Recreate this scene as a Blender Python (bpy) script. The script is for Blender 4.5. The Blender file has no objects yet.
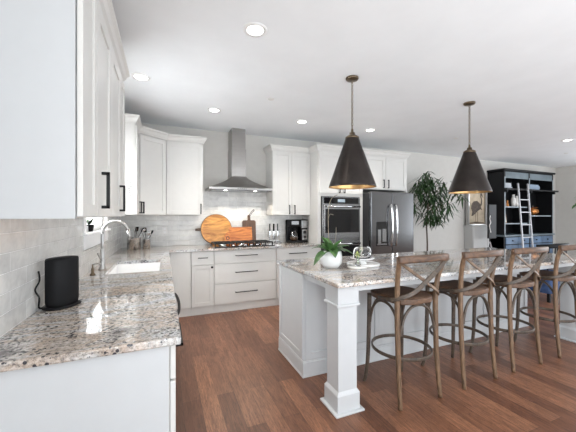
import bpy, bmesh, math, random
from mathutils import Vector, Matrix
random.seed(7)
PI = math.pi
sc = bpy.context.scene
COL = sc.collection

# ------------------------------------------------------------------ camera, world, light, exposure
cam_d = bpy.data.cameras.new('camera'); cam = bpy.data.objects.new('camera', cam_d); COL.objects.link(cam)
cam_d.sensor_width = 36; cam_d.lens = 297/576*36; cam_d.clip_start = .02
cam.location = (0, 0, 1.37); cam.rotation_euler = (PI/2, 0, -math.atan(124/297))
sc.camera = cam
sc.view_settings.view_transform = 'Standard'; sc.view_settings.look = 'None'
sc.view_settings.exposure = 0.1; sc.view_settings.gamma = 1; sc.view_settings.use_curve_mapping = False
w = bpy.data.worlds.new('sky'); sc.world = w; w.use_nodes = True
bg = w.node_tree.nodes['Background']; bg.inputs[0].default_value = (.80, .90, 1, 1); bg.inputs[1].default_value = 1.6
def area(name, loc, rot, sx, sy, power, col):
    l = bpy.data.lights.new(name, 'AREA'); l.shape = 'RECTANGLE'; l.size = sx; l.size_y = sy; l.energy = power; l.color = col
    o = bpy.data.objects.new(name, l); o.location = loc; o.rotation_euler = rot; COL.objects.link(o); return o
XW = -.58
# daylight entering by the glazed wall behind the camera and the windows of the right wall
area('daylight_behind', (3.6, -6.42, 1.35), (PI/2+.15, 0, .0), 7.4, 2.2, 100.0, (.93, .97, 1))
area('daylight_right', (10.16, .6, 1.4), (PI/2+.3, 0, PI/2), 4.4, 2.0, 140.0, (.90, .95, 1))
area('daylight_left', (-.53, -2.6, 1.4), (PI/2+.3, 0, -PI/2), 2.2, 2.0, 220.0, (.93, .97, 1))
# added fill light behind the camera, facing up to brighten the ceiling
area('ceiling_fill', (3.4, -3.0, .03), (PI, 0, 0), 7.5, 4.2, 325.0, (.89, .96, 1))
area('daylight_sink_window', (XW-.13, 3.21, 1.75), (PI/2, 0, -PI/2), .85, .95, 50, (.93, .97, 1))
LAMPS = [(.62, 2.11), (-.21, 3.26), (.60, 3.91), (1.85, 3.90), (3.03, 3.86), (6.72, 3.0), (4.6, 1.2), (2.6, .4), (8.6, 1.2)]
DOWN = 20.0

# ------------------------------------------------------------------ helpers
class N:
    def __init__(s, name, **kw):
        s.m = bpy.data.materials.new(name); s.m.use_nodes = True; s.t = s.m.node_tree
        s.b = s.t.nodes['Principled BSDF']
        for k, v in kw.items(): s.set(k, v)
    def set(s, k, v):
        k = {'col': 'Base Color', 'rough': 'Roughness', 'metal': 'Metallic', 'coat': 'Coat Weight', 'spec': 'Specular IOR Level',
             'trans': 'Transmission Weight', 'emit': 'Emission Color', 'es': 'Emission Strength', 'crough': 'Coat Roughness', 'alpha': 'Alpha'}.get(k, k)
        if isinstance(v, tuple) and len(v) == 3: v = (*v, 1)
        s.b.inputs[k].default_value = v
    def n(s, typ, **kw):
        x = s.t.nodes.new(typ)
        for k, v in kw.items():
            if k in x.inputs.keys() if hasattr(x.inputs, 'keys') else False: x.inputs[k].default_value = v
            else: setattr(x, k, v)
        return x
    def l(s, a, b): s.t.links.new(a, b)
    def ramp(s, src, stops, interp='LINEAR'):
        r = s.t.nodes.new('ShaderNodeValToRGB'); e = r.color_ramp.elements; r.color_ramp.interpolation = interp
        while len(e) < len(stops): e.new(.5)
        for q, (p, c) in zip(e, stops): q.position = p; q.color = (*c, 1) if len(c) == 3 else c
        s.l(src, r.inputs[0]); return r.outputs[0]
    def pos(s, order='XYZ', scale=(1, 1, 1), off=(0, 0, 0), object=False):
        g = s.t.nodes.new('ShaderNodeTexCoord') if object else s.t.nodes.new('ShaderNodeNewGeometry')
        src = g.outputs['Object'] if object else g.outputs['Position']
        sp = s.t.nodes.new('ShaderNodeSeparateXYZ'); s.l(src, sp.inputs[0])
        cb = s.t.nodes.new('ShaderNodeCombineXYZ')
        for i, a in enumerate(order): s.l(sp.outputs[a], cb.inputs[i])
        mp = s.t.nodes.new('ShaderNodeMapping'); s.l(cb.outputs[0], mp.inputs[0])
        mp.inputs['Scale'].default_value = scale; mp.inputs['Location'].default_value = off
        return mp.outputs[0]
    def noise(s, vec, scale, detail=4, rough=.55, dist=0):
        x = s.t.nodes.new('ShaderNodeTexNoise'); s.l(vec, x.inputs['Vector'])
        x.inputs['Scale'].default_value = scale; x.inputs['Detail'].default_value = detail
        x.inputs['Roughness'].default_value = rough; x.inputs['Distortion'].default_value = dist
        return x.outputs[0]
    def mix(s, fac, a, b, mode='MIX'):
        x = s.t.nodes.new('ShaderNodeMix'); x.data_type = 'RGBA'; x.blend_type = mode
        for sock, v in ((x.inputs[0], fac), (x.inputs[6], a), (x.inputs[7], b)):
            if isinstance(v, (int, float)): sock.default_value = v
            elif isinstance(v, tuple): sock.default_value = (*v, 1)
            else: s.l(v, sock)
        return x.outputs[2]
    def bump(s, h, strength=.2, dist=.01):
        b = s.t.nodes.new('ShaderNodeBump'); b.inputs['Strength'].default_value = strength; b.inputs['Distance'].default_value = dist
        s.l(h, b.inputs['Height']); s.l(b.outputs[0], s.b.inputs['Normal'])
    def base(s, sock): s.l(sock, s.b.inputs['Base Color'])

def plain(name, col, rough=.5, metal=0, var=.04, sc_=12, **kw):
    q = N(name, col=col, rough=rough, metal=metal, **kw)
    n = q.noise(q.pos(object=True), sc_, 3)
    a = tuple(c*(1-var) for c in col); b = tuple(min(1, c*(1+var)) for c in col)
    q.base(q.ramp(n, [(.3, a), (.7, b)])); return q.m
M = {}
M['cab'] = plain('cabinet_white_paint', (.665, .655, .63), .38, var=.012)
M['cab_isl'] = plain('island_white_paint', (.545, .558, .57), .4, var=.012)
M['wall'] = plain('wall_grey_paint', (.60, .585, .555), .85, var=.02)
M['ceil'] = plain('ceiling_paint', (.885, .91, .93), .95, var=.02, sc_=3)
M['trim'] = plain('trim_white', (.86, .86, .86), .4, var=.01)
M['black'] = plain('black_metal', (.010, .010, .011), .5, 0, spec=.3)
M['blackp'] = plain('black_plastic', (.007, .007, .008), .55, spec=.2)
M['gap'] = plain('shadow_gap_dark', (.03, .03, .03), .9)
M['bronze'] = plain('pendant_bronze', (.042, .035, .032), .30, .8, var=.25, sc_=5)
M['gold'] = plain('pendant_gold_lining', (.80, .50, .22), .30, .8, var=.08)
M['brass'] = plain('aged_brass', (.16, .12, .08), .35, .9)
M['porc'] = plain('white_porcelain', (.88, .88, .88), .12, var=.01)
M['pot'] = plain('white_ceramic_pot', (.82, .83, .83), .45, var=.01)
M['leaf'] = plain('orchid_leaf_green', (.06, .14, .04), .35, var=.5, sc_=20)
M['leaft'] = plain('tree_leaf_green', (.03, .07, .022), .45, var=.6, sc_=8)
M['leafb'] = plain('bright_leaf_green', (.10, .26, .06), .4, var=.4, sc_=8)
M['bark'] = plain('bark_brown', (.10, .075, .055), .8, var=.3, sc_=30)
M['stem'] = plain('stem_brown', (.22, .19, .14), .7, var=.2)
M['soil'] = plain('potting_soil', (.05, .035, .025), .9, var=.4, sc_=60)
M['marble'] = plain('white_marble', (.84, .82, .78), .25, var=.04)
M['bud'] = plain('yellow_green_petals', (.50, .56, .22), .6, var=.3, sc_=60)
M['petal'] = plain('cream_petals', (.85, .85, .74), .6, var=.06)
M['iron'] = plain('cast_iron', (.02, .02, .02), .5, .3)
M['glossblk'] = plain('black_glass', (.008, .008, .009), .06)
M['ped'] = plain('pedestal_grey_white', (.50, .50, .49), .6, var=.01)
M['case'] = plain('bookcase_black_paint', (.007, .0075, .009), .5, spec=.25)
M['caseb'] = plain('bookcase_window_reflection', (.15, .19, .215), .3, var=.25, sc_=3)  # bluish window reflection on the black header and ledge, put into the colour
M['cased'] = plain('bookcase_drawer_reflection', (.10, .16, .25), .3, var=.3, sc_=6)  # black drawer fronts, with the blue window reflection coloured in
M['edge'] = plain('bookcase_edge_reflection', (.36, .42, .46), .35, var=.15)  # window light caught by the black front edges, painted as a pale tone
M['ladder'] = plain('ladder_silver', (.50, .50, .52), .35, .3)
M['blue'] = plain('blue_upholstery', (.035, .07, .17), .8, var=.3, sc_=20)
M['bookw'] = plain('pale_book_covers', (.55, .58, .62), .6)
M['bookb'] = plain('blue_grey_book_covers', (.28, .36, .46), .6)
M['copper'] = plain('copper_orange', (.55, .22, .06), .3, .5, var=.5, sc_=20)
M['greyp'] = plain('dark_grey_panel', (.03, .031, .033), .6)
M['pewter'] = plain('brown_ceramic', (.30, .18, .13), .5, var=.4, sc_=15)
M['scrn'] = plain('display_screen', (.35, .42, .48), .2)
M['plate'] = plain('switch_plate', (.78, .77, .75), .4, var=.01)
M['wire'] = plain('grey_wire', (.16, .165, .16), .5)
M['handle_w'] = plain('dark_walnut', (.09, .055, .035), .5, var=.3, sc_=20)
M['leather'] = plain('leather_cord', (.06, .045, .04), .7)

def emis(name, col, s):
    q = N(name, col=(.9, .9, .9), emit=col, es=s); return q.m
M['lampglow'] = emis('downlight_lens', (1, .96, .90), 9)
M['hoodglow'] = emis('hood_lamp_lens', (1, .95, .85), 9)
def glass(name, col=(1, 1, 1), rough=.02):
    q = N(name, col=col, rough=rough, trans=1.0); q.b.inputs['IOR'].default_value = 1.45; return q.m
M['glass'] = glass('clear_glass')
def steel(name, col, rough, order='XYZ', st=(1, 1, 60)):
    q = N(name, col=col, rough=rough, metal=1)
    n = q.noise(q.pos(object=True, scale=st), 6, 3)
    q.base(q.ramp(n, [(.3, tuple(c*.9 for c in col)), (.7, tuple(min(1, c*1.08) for c in col))]))
    q.b.inputs['Anisotropic'].default_value = .4
    return q.m
M['steel'] = steel('brushed_steel', (.27, .27, .27), .26)
M['steelh'] = steel('hood_steel', (.36, .345, .33), .30)
M['dsteel'] = steel('fridge_black_steel', (.17, .17, .175), .17, st=(40, 1, 1))
M['chrome'] = steel('polished_steel', (.70, .70, .70), .12)
M['nickel'] = steel('brushed_nickel', (.42, .41, .40), .30)

def tile(name, order, off):
    q = N(name, rough=.16, spec=.6)
    v = q.pos(order, off=off)
    br = q.n('ShaderNodeTexBrick'); br.offset = .5; q.l(v, br.inputs['Vector'])
    for k, val in (('Scale', 1), ('Mortar Size', .0022), ('Mortar Smooth', .3), ('Bias', 0), ('Brick Width', .305), ('Row Height', .0775)):
        br.inputs[k].default_value = val
    br.inputs['Color1'].default_value = (.63, .62, .60, 1); br.inputs['Color2'].default_value = (.74, .73, .705, 1)
    br.inputs['Mortar'].default_value = (.88, .87, .86, 1)
    n1 = q.noise(v, 9, 5, .6, .6)
    c = q.mix(1.0, br.outputs[0], q.ramp(n1, [(.3, (.86, .86, .86)), (.5, (1, 1, 1)), (.72, (1.12, 1.12, 1.11))]), 'MULTIPLY')
    q.base(c)
    mm = q.n('ShaderNodeMath', operation='MULTIPLY_ADD'); q.l(br.outputs['Fac'], mm.inputs[0]); mm.inputs[1].default_value = -1.0
    q.l(q.noise(v, 14, 2), mm.inputs[2]); q.bump(mm.outputs[0], .7, .005)
    return q.m
M['tile_l'] = tile('subway_tile_left', 'YZX', (0, -.915, 0))
M['tile_b'] = tile('subway_tile_back', 'XZY', (.1, -.915, 0))

def floor_mat():
    q = N('hickory_floorboards', rough=.34, spec=.45)
    v = q.pos('YXZ')
    br = q.n('ShaderNodeTexBrick'); br.offset = .37; q.l(v, br.inputs['Vector'])
    for k, val in (('Scale', 1), ('Mortar Size', .0014), ('Mortar Smooth', .2), ('Bias', -.1), ('Brick Width', 1.15), ('Row Height', .125)):
        br.inputs[k].default_value = val
    br.inputs['Color1'].default_value = (.120, .050, .028, 1); br.inputs['Color2'].default_value = (.27, .125, .070, 1)
    br.inputs['Mortar'].default_value = (.05, .025, .015, 1)
    g = q.noise(q.pos('YXZ', (1.3, 16, 1)), 2.2, 7, .68, 1.6)
    c = q.mix(1.0, br.outputs[0], q.ramp(g, [(.28, (.50, .48, .46)), (.5, (1, 1, 1)), (.72, (1.5, 1.45, 1.4))]), 'MULTIPLY')
    g2 = q.noise(q.pos('YXZ', (.8, 9, 1)), 6, 5, .7, 3.0)
    c = q.mix(q.ramp(g2, [(.50, (0, 0, 0)), (.58, (.8, .8, .8)), (.64, (0, 0, 0))]), c, (.06, .024, .013))
    q.base(c); q.l(q.ramp(g, [(.2, (.42, .42, .42)), (.8, (.30, .30, .30))]), q.b.inputs['Roughness'])
    q.bump(br.outputs['Fac'], -.25, .002)
    return q.m
M['floor'] = floor_mat()

def granite(name, ang, off, sc_, gain):
    q = N(name, rough=.035, spec=.6, coat=.2)
    g = q.t.nodes.new('ShaderNodeNewGeometry')
    mp = q.t.nodes.new('ShaderNodeMapping'); q.l(g.outputs['Position'], mp.inputs[0])
    mp.inputs['Rotation'].default_value = (0, 0, ang); mp.inputs['Scale'].default_value = (1, 2.6, 1); mp.inputs['Location'].default_value = off
    big = q.noise(mp.outputs[0], sc_, 6, .62, 1.4)
    c = q.ramp(big, [(.28, (.26, .265, .29)), (.38, (.55, .57, .60)), (.47, (.60, .59, .57)), (.55, (.54, .44, .36)), (.60, (.62, .58, .54)), (.70, (.25, .225, .22))])
    mp2 = q.t.nodes.new('ShaderNodeMapping'); q.l(g.outputs['Position'], mp2.inputs[0]); mp2.inputs['Rotation'].default_value = (0, 0, ang+.2); mp2.inputs['Scale'].default_value = (1.2, 4, 1.2)
    ve = q.noise(mp2.outputs[0], 4.2, 9, .78, 2.4)
    c = q.mix(q.ramp(ve, [(.38, (.85, .85, .85)), (.47, (0, 0, 0))]), c, (.13, .115, .11))
    fine = q.noise(g.outputs['Position'], 70, 4, .8)
    c = q.mix(.95, c, q.ramp(fine, [(.34, (.20, .20, .23)), (.44, (.75, .74, .74)), (.52, (1.0, 1.0, 1.0)), (.62, (1.25, 1.26, 1.30))]), 'MULTIPLY')
    vo = q.t.nodes.new('ShaderNodeTexVoronoi'); vo.inputs['Scale'].default_value = 55; q.l(g.outputs['Position'], vo.inputs['Vector'])
    patch = q.noise(g.outputs['Position'], 9, 4)
    mm = q.n('ShaderNodeMath', operation='SUBTRACT'); q.l(patch, mm.inputs[0]); q.l(vo.outputs['Distance'], mm.inputs[1])
    c = q.mix(q.ramp(mm.outputs[0], [(.20, (0, 0, 0)), (.25, (.94, .94, .94))]), c, (.025, .028, .04))
    q.base(q.mix(1.0, c, (gain,)*3, 'MULTIPLY')); return q.m
M['granite'] = granite('speckled_granite', .9, (3.1, .4, 0), 1.5, .84)
M['granite_i'] = granite('speckled_granite_island', .25, (7.3, 2.2, 0), 1.9, .95)

def wood(name, c1, c2, sc=(1, 8, 8), rough=.45, s=5):
    q = N(name, rough=rough)
    n = q.noise(q.pos(object=True, scale=sc), s, 7, .65, 1.2)
    q.base(q.ramp(n, [(.3, c1), (.5, tuple((a+b)/2 for a, b in zip(c1, c2))), (.7, c2)])); q.bump(n, .15, .003); return q.m
M['stool'] = wood('weathered_oak', (.038, .023, .015), (.25, .15, .085), (6, 6, 1.2))
M['stoolh'] = wood('weathered_oak_seat', (.035, .019, .012), (.17, .09, .05), (1.5, 9, 3))
M['stoolb'] = wood('dark_bentwood', (.028, .022, .018), (.11, .078, .055), (5, 5, 5))
M['olive'] = wood('orange_acacia', (.22, .055, .008), (.90, .46, .12), (1, 4, 5), .3, 2.2)
M['cherry'] = wood('red_cherry_board', (.30, .06, .012), (.86, .33, .08), (1, 5, 7), .3, 2.6)
M['walnut'] = wood('walnut_board', (.05, .025, .013), (.17, .085, .045), (8, 5, 1), .35)

ORG = {}
def reg(o, org, parent=None):
    COL.objects.link(o); ORG[o.name] = Vector(org)
    if parent is not None: o.parent = parent
    return o
def thing(name, label, cat, loc=(0, 0, 0), group=None):
    o = bpy.data.objects.new(name, None); o.empty_display_size = .1; o.location = loc
    o['label'] = label; o['category'] = cat
    if group: o['group'] = group
    return reg(o, loc)
def tag(o, label, cat, group=None, kind=None):
    if label: o['label'] = label
    if cat: o['category'] = cat
    if group: o['group'] = group
    if kind: o['kind'] = kind
    return o

class MB:
    """collects shapes in room coordinates, build() links them as one mesh object"""
    def __init__(s): s.b = bmesh.new()
    def _add(s, src, mi):
        me = bpy.data.meshes.new('t'); src.to_mesh(me); src.free()
        k = len(s.b.faces); s.b.from_mesh(me); bpy.data.meshes.remove(me)
        s.b.faces.ensure_lookup_table()
        for f in s.b.faces[k:]: f.material_index = mi
        return s
    def box(s, a, b, bev=0, mi=0, rot=None, piv=None):
        t = bmesh.new(); bmesh.ops.create_cube(t, size=1)
        a, b = Vector(a), Vector(b); c = (a+b)/2; d = b-a
        for v in t.verts: v.co = Vector((v.co.x*abs(d.x), v.co.y*abs(d.y), v.co.z*abs(d.z)))
        if bev: bmesh.ops.bevel(t, geom=list(t.edges), offset=min(bev, .45*min(abs(x) for x in d)), segments=2, affect='EDGES', profile=.5)
        for v in t.verts: v.co += c
        if rot is not None:
            p = Vector(piv) if piv is not None else c
            bmesh.ops.transform(t, matrix=Matrix.Translation(p) @ rot.to_4x4() @ Matrix.Translation(-p), verts=t.verts)
        return s._add(t, mi)
    def prism(s, pts, z0, z1, bev=0, mi=0, mat=None):
        """pts: xy outline, extruded z0..z1, then transformed by mat"""
        t = bmesh.new(); vs = [t.verts.new((x, y, z0)) for x, y in pts]; f = t.faces.new(vs)
        r = bmesh.ops.extrude_face_region(t, geom=[f])
        for v in r['geom']:
            if isinstance(v, bmesh.types.BMVert): v.co.z = z1
        bmesh.ops.recalc_face_normals(t, faces=t.faces)
        if bev: bmesh.ops.bevel(t, geom=[e for e in t.edges if len(e.link_faces) == 2 and e.calc_face_angle() > .8], offset=bev, segments=2, affect='EDGES', profile=.5)
        if mat is not None: bmesh.ops.transform(t, matrix=mat, verts=t.verts)
        return s._add(t, mi)
    def lathe(s, prof, c=(0, 0, 0), n=32, mi=0, mat=None, cap=True, sx=1, sy=1, pw=2):
        t = bmesh.new(); rings = []
        for r, z in prof:
            ring = []
            for i in range(n):
                a = 2*PI*i/n; ca, sa = math.cos(a), math.sin(a)
                if pw != 2:
                    k = (abs(ca)**pw+abs(sa)**pw)**(-1/pw)
                else: k = 1
                ring.append(t.verts.new((r*k*ca*sx, r*k*sa*sy, z)))
            rings.append(ring)
        for a, b in zip(rings, rings[1:]):
            for i in range(n):
                j = (i+1) % n; t.faces.new((a[i], a[j], b[j], b[i]))
        if cap:
            if prof[0][0] > 0: t.faces.new(list(reversed(rings[0])))
            if prof[-1][0] > 0: t.faces.new(rings[-1])
        for f in t.faces: f.smooth = True
        bmesh.ops.remove_doubles(t, verts=t.verts, dist=1e-6)
        mt = Matrix.Translation(c) @ (mat if mat is not None else Matrix.Identity(4))
        bmesh.ops.transform(t, matrix=mt, verts=t.verts)
        return s._add(t, mi)
    def tube(s, pts, r, n=10, mi=0, rr=None, closed=False, flat=None, up=None, res=1):
        """swept tube along pts (room coordinates); flat=(w,h) makes a rounded strip; rr = radii per point"""
        P = [Vector(p) for p in pts]
        if res > 1:
            Q = []; R = []
            m = len(P)
            for i in range(m if closed else m-1):
                p0 = P[(i-1) % m] if closed or i > 0 else P[0]; p1 = P[i]; p2 = P[(i+1) % m]; p3 = P[(i+2) % m] if closed or i+2 < m else P[-1]
                for k in range(res):
                    u = k/res
                    Q.append(.5*((2*p1)+(p2-p0)*u+(2*p0-5*p1+4*p2-p3)*u*u+(-p0+3*p1-3*p2+p3)*u**3))
                    if rr: R.append(rr[i]*(1-u)+rr[(i+1) % m]*u)
            if not closed: Q.append(P[-1]); R.append(rr[-1] if rr else 0)
            P = Q
            if rr: rr = R
        t = bmesh.new(); rings = []; m = len(P); prevN = None
        for i, p in enumerate(P):
            if closed: T = (P[(i+1) % m]-P[i-1])
            else: T = P[min(i+1, m-1)]-P[max(i-1, 0)]
            T.normalize()
            if up is not None: nn = Vector(up)-T*T.dot(Vector(up))
            elif prevN is None:
                a = Vector((0, 0, 1)) if abs(T.z) < .9 else Vector((1, 0, 0)); nn = a-T*T.dot(a)
            else: nn = prevN-T*T.dot(prevN)
            nn.normalize(); prevN = nn; bn = T.cross(nn)
            ring = []
            for k in range(n):
                a = 2*PI*k/n+PI/n
                if flat:
                    cx = math.copysign(abs(math.cos(a))**.45, math.cos(a))*flat[0]/2; cy = math.copysign(abs(math.sin(a))**.45, math.sin(a))*flat[1]/2
                else:
                    q = rr[i] if rr else r; cx = math.cos(a)*q; cy = math.sin(a)*q
                ring.append(t.verts.new(p+bn*cx+nn*cy))
            rings.append(ring)
        rg = list(zip(rings, rings[1:]))+([(rings[-1], rings[0])] if closed else [])
        for a, b in rg:
            for k in range(n):
                j = (k+1) % n; t.faces.new((a[k], a[j], b[j], b[k]))
        if not closed: t.faces.new(list(reversed(rings[0]))); t.faces.new(rings[-1])
        for f in t.faces: f.smooth = len(f.verts) == 4 and not (flat and n < 8)
        bmesh.ops.recalc_face_normals(t, faces=t.faces)
        return s._add(t, mi)
    def quad(s, a, b, c, d, mi=0):
        f = s.b.faces.new([s.b.verts.new(p) for p in (a, b, c, d)]); f.material_index = mi; return s
    def leaf(s, base, dir, L, W, up=(0, 0, 1), droop=.3, fold=.25, nseg=5, mi=0):
        d = Vector(dir).normalized(); u = Vector(up)-d*d.dot(Vector(up))
        if u.length < 1e-3: u = Vector((1, 0, 0))
        u.normalize(); sd = d.cross(u); rows = []
        for i in range(nseg+1):
            t = i/nseg; c = Vector(base)+d*(L*t)-Vector((0, 0, 1))*(droop*L*t*t)
            wd = W/2*(math.sin(PI*min(1, t*.93+.06))**.75)
            if i == nseg: wd = .0006
            rows.append((c+sd*wd+u*wd*fold, c, c-sd*wd+u*wd*fold))
        vs = [[s.b.verts.new(p) for p in r] for r in rows]
        for a, b in zip(vs, vs[1:]):
            for k in (0, 1):
                f = s.b.faces.new((a[k], a[k+1], b[k+1], b[k])); f.smooth = True; f.material_index = mi
        return s
    def build(s, name, mat, parent=None, label=None, solid=0, sub=0, loc=None):
        org = ORG[parent.name] if parent is not None else Vector(loc if loc is not None else (0, 0, 0))
        if org.length: bmesh.ops.translate(s.b, verts=s.b.verts, vec=-org)
        me = bpy.data.meshes.new(name); s.b.to_mesh(me); s.b.free()
        for m in (mat if isinstance(mat, (list, tuple)) else [mat]): me.materials.append(M[m])
        o = bpy.data.objects.new(name, me); reg(o, org, parent)
        if parent is None: o.location = org
        if label: o['label'] = label
        if solid:
            k = o.modifiers.new('thickness', 'SOLIDIFY'); k.thickness = solid; k.offset = 0
        if sub:
            k = o.modifiers.new('smooth', 'SUBSURF'); k.levels = sub; k.render_levels = sub
        return o
def kids(o): return [c for c in bpy.data.objects if c.parent == o]
def copy_tree(o, parent=None):
    c = o.copy(); COL.objects.link(c); c.parent = parent
    for ch in kids(o): copy_tree(ch, c)
    return c
def R(ax, deg): return Matrix.Rotation(math.radians(deg), 3, ax)

# ------------------------------------------------------------------ the setting
XL, YB, XR, YF, H = -.58, 4.87, 10.30, -6.5, 2.74
CT, CB = .915, .885
tag(MB().box((XL-.15, YF-.15, -.1), (XR+.15, YB+.15, 0)).build('floor', 'floor'), None, None, kind='structure')
tag(MB().box((XL-.15, YF-.15, H), (XR+.15, YB+.15, H+.1)).build('ceiling', 'ceil'), None, None, kind='structure')
# left wall with the window over the sink (and the glazed opening behind the camera)
WY0, WY1, WZ0, WZ1 = 2.76, 3.66, 1.235, 2.25
m = MB()
m.box((XL-.15, YF, 0), (XL, -3.8, H)).box((XL-.15, -1.4, 0), (XL, WY0, H)).box((XL-.15, WY1, 0), (XL, YB, H))
m.box((XL-.15, WY0, 0), (XL, WY1, WZ0)).box((XL-.15, WY0, WZ1), (XL, WY1, H))
m.box((XL-.15, -3.8, 0), (XL, -1.4, .3)).box((XL-.15, -3.8, 2.45), (XL, -1.4, H))
wl = tag(m.build('wall_left', 'wall'), None, None, kind='structure')
m = MB(); m.box((XL, 1.20, CT-.03), (XL+.012, 2.69, 1.40)).box((XL, 2.69, CT-.03), (XL+.012, 3.73, 1.10)).box((XL, 3.73, CT-.03), (XL+.012, YB, 1.40))
m.build('tile_backsplash', 'tile_l', wl)
m = MB(); m.box((XL, YB, 0), (XR, YB+.15, H)); wb = tag(m.build('wall_back', 'wall'), None, None, kind='structure')
m = MB(); m.box((XL+.012, YB-.012, CT-.03), (.53, YB, 1.40)).box((.53, YB-.012, CT-.03), (1.63, YB, 1.80)).box((1.63, YB-.012, CT-.03), (2.303, YB, 1.40))
m.build('tile_backsplash', 'tile_b', wb)
m = MB(); m.box((XR, YF, 0), (XR+.15, -1.8, H)).box((XR, 3.0, 0), (XR+.15, YB+.15, H)).box((XR, -1.8, 0), (XR+.15, 3, .35)).box((XR, -1.8, 2.45), (XR+.15, 3, H))
tag(m.build('wall_right', 'wall'), None, None, kind='structure')
m = MB(); m.box((XL-.15, YF-.15, 0), (.1, YF, H)).box((7.9, YF-.15, 0), (XR+.15, YF, H)).box((.1, YF-.15, 2.5), (7.9, YF, H)).box((.1, YF-.15, 0), (7.9, YF, .15))
tag(m.build('wall_front', 'wall'), None, None, kind='structure')
tag(MB().box((2.26+2.0, YB-.015, 0), (XR, YB, .13), .004).build('baseboard_back', 'trim'), None, None, kind='structure')
tag(MB().box((XR-.015, 3.0, 0), (XR, YB-.015, .13), .004).build('baseboard_right', 'trim'), None, None, kind='structure')
# window over the sink
m = MB(); X0, X1 = XL-.10, XL+.028
m.box((X0, WY0, WZ0), (XL-.02, WY0+.05, WZ1)).box((X0, WY1-.05, WZ0), (XL-.02, WY1, WZ1)).box((X0, WY0, WZ1-.05), (XL-.02, WY1, WZ1)).box((X0, WY0, WZ0), (XL-.02, WY1, WZ0+.05))
m.box((X0+.01, (WY0+WY1)/2-.012, WZ0), (XL-.05, (WY0+WY1)/2+.012, WZ1))
win = tag(m.build('window_1', 'trim'), None, None, kind='structure')
m = MB(); m.box((XL, WY0-.07, WZ0), (XL+.02, WY0, WZ1+.07), .004).box((XL, WY1, WZ0), (XL+.02, WY1+.07, WZ1+.07), .004).box((XL, WY0-.07, WZ1), (XL+.02, WY1+.07, WZ1+.07), .004)
m.box((XL, WY0-.07, 1.105), (XL+.018, WY1+.07, WZ0-.02), .003)
m.build('window_casing', 'trim', win)
MB().box((XL-.1, WY0-.08, WZ0-.02), (XL+.045, WY1+.08, WZ0), .004).build('window_sill', 'trim', win)
MB().box((XL-.08, WY0+.05, WZ0+.05), (XL-.075, WY1-.05, WZ1-.05)).build('window_pane', 'glass', win)

# ------------------------------------------------------------------ cabinet builders
def shaker(o, u, v, n, W, Hh, fr=.062, th=.02, name='door', mat='cab', parent=None, flat=False, recess=.009):
    """door standing in the plane o + a*u + b*v (u sideways, v up), facing n; one mesh"""
    u, v, n = Vector(u), Vector(v), Vector(n); o = Vector(o)
    m = MB(); mt = Matrix((( u.x, v.x, n.x, o.x), (u.y, v.y, n.y, o.y), (u.z, v.z, n.z, o.z), (0, 0, 0, 1)))
    g = .0018; q = MB()
    if flat: q.box((g, g, 0), (W-g, Hh-g, th), .0025)
    else:
        q.box((g, g, 0), (fr, Hh-g, th), .002).box((W-fr, g, 0), (W-g, Hh-g, th), .002)
        q.box((fr, g, 0), (W-fr, fr, th), .002).box((fr, Hh-fr, 0), (W-fr, Hh-g, th), .002)
        q.box((fr-.002, fr-.002, 0), (W-fr+.002, Hh-fr+.002, th-recess))
    bmesh.ops.transform(q.b, matrix=mt, verts=q.b.verts); bmesh.ops.recalc_face_normals(q.b, faces=q.b.faces)
    d = q.build(name, mat, parent)
    return d
def pull(p, axis, n, L, parent, t=.011, so=.032, mat='black'):
    """square bar pull centred at p on the surface, along axis, standing off along n"""
    p, a, n = Vector(p), Vector(axis), Vector(n); b = a.cross(n)
    m = MB()
    def bx(c, la, ln, lb):
        q = [c+a*sa*la/2+n*sn*ln/2+b*sb*lb/2 for sa in (-1, 1) for sn in (-1, 1) for sb in (-1, 1)]
        t_ = bmesh.new(); vs = [t_.verts.new(x) for x in q]
        for idx in ((0, 1, 3, 2), (4, 6, 7, 5), (0, 4, 5, 1), (2, 3, 7, 6), (0, 2, 6, 4), (1, 5, 7, 3)): t_.faces.new([vs[i] for i in idx])
        bmesh.ops.recalc_face_normals(t_, faces=t_.faces)
        bmesh.ops.bevel(t_, geom=list(t_.edges), offset=.001, segments=1, affect='EDGES'); m._add(t_, 0)
    bx(p+n*(so-t/2), L, t, t)
    for s_ in (-1, 1): bx(p+a*s_*(L/2-t/2)+n*(so/2), t, so, t)
    return m.build('handle', mat, parent)
def knob(p, n, parent):
    n = Vector(n); m = MB()
    mt = n.to_track_quat('Z', 'Y').to_matrix().to_4x4()
    m.lathe([(.006, 0), (.006, .012), (.015, .018), (.016, .026), (.010, .031), (0, .032)], p, 16, mat=mt)
    return m.build('knob', 'black', parent)
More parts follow.
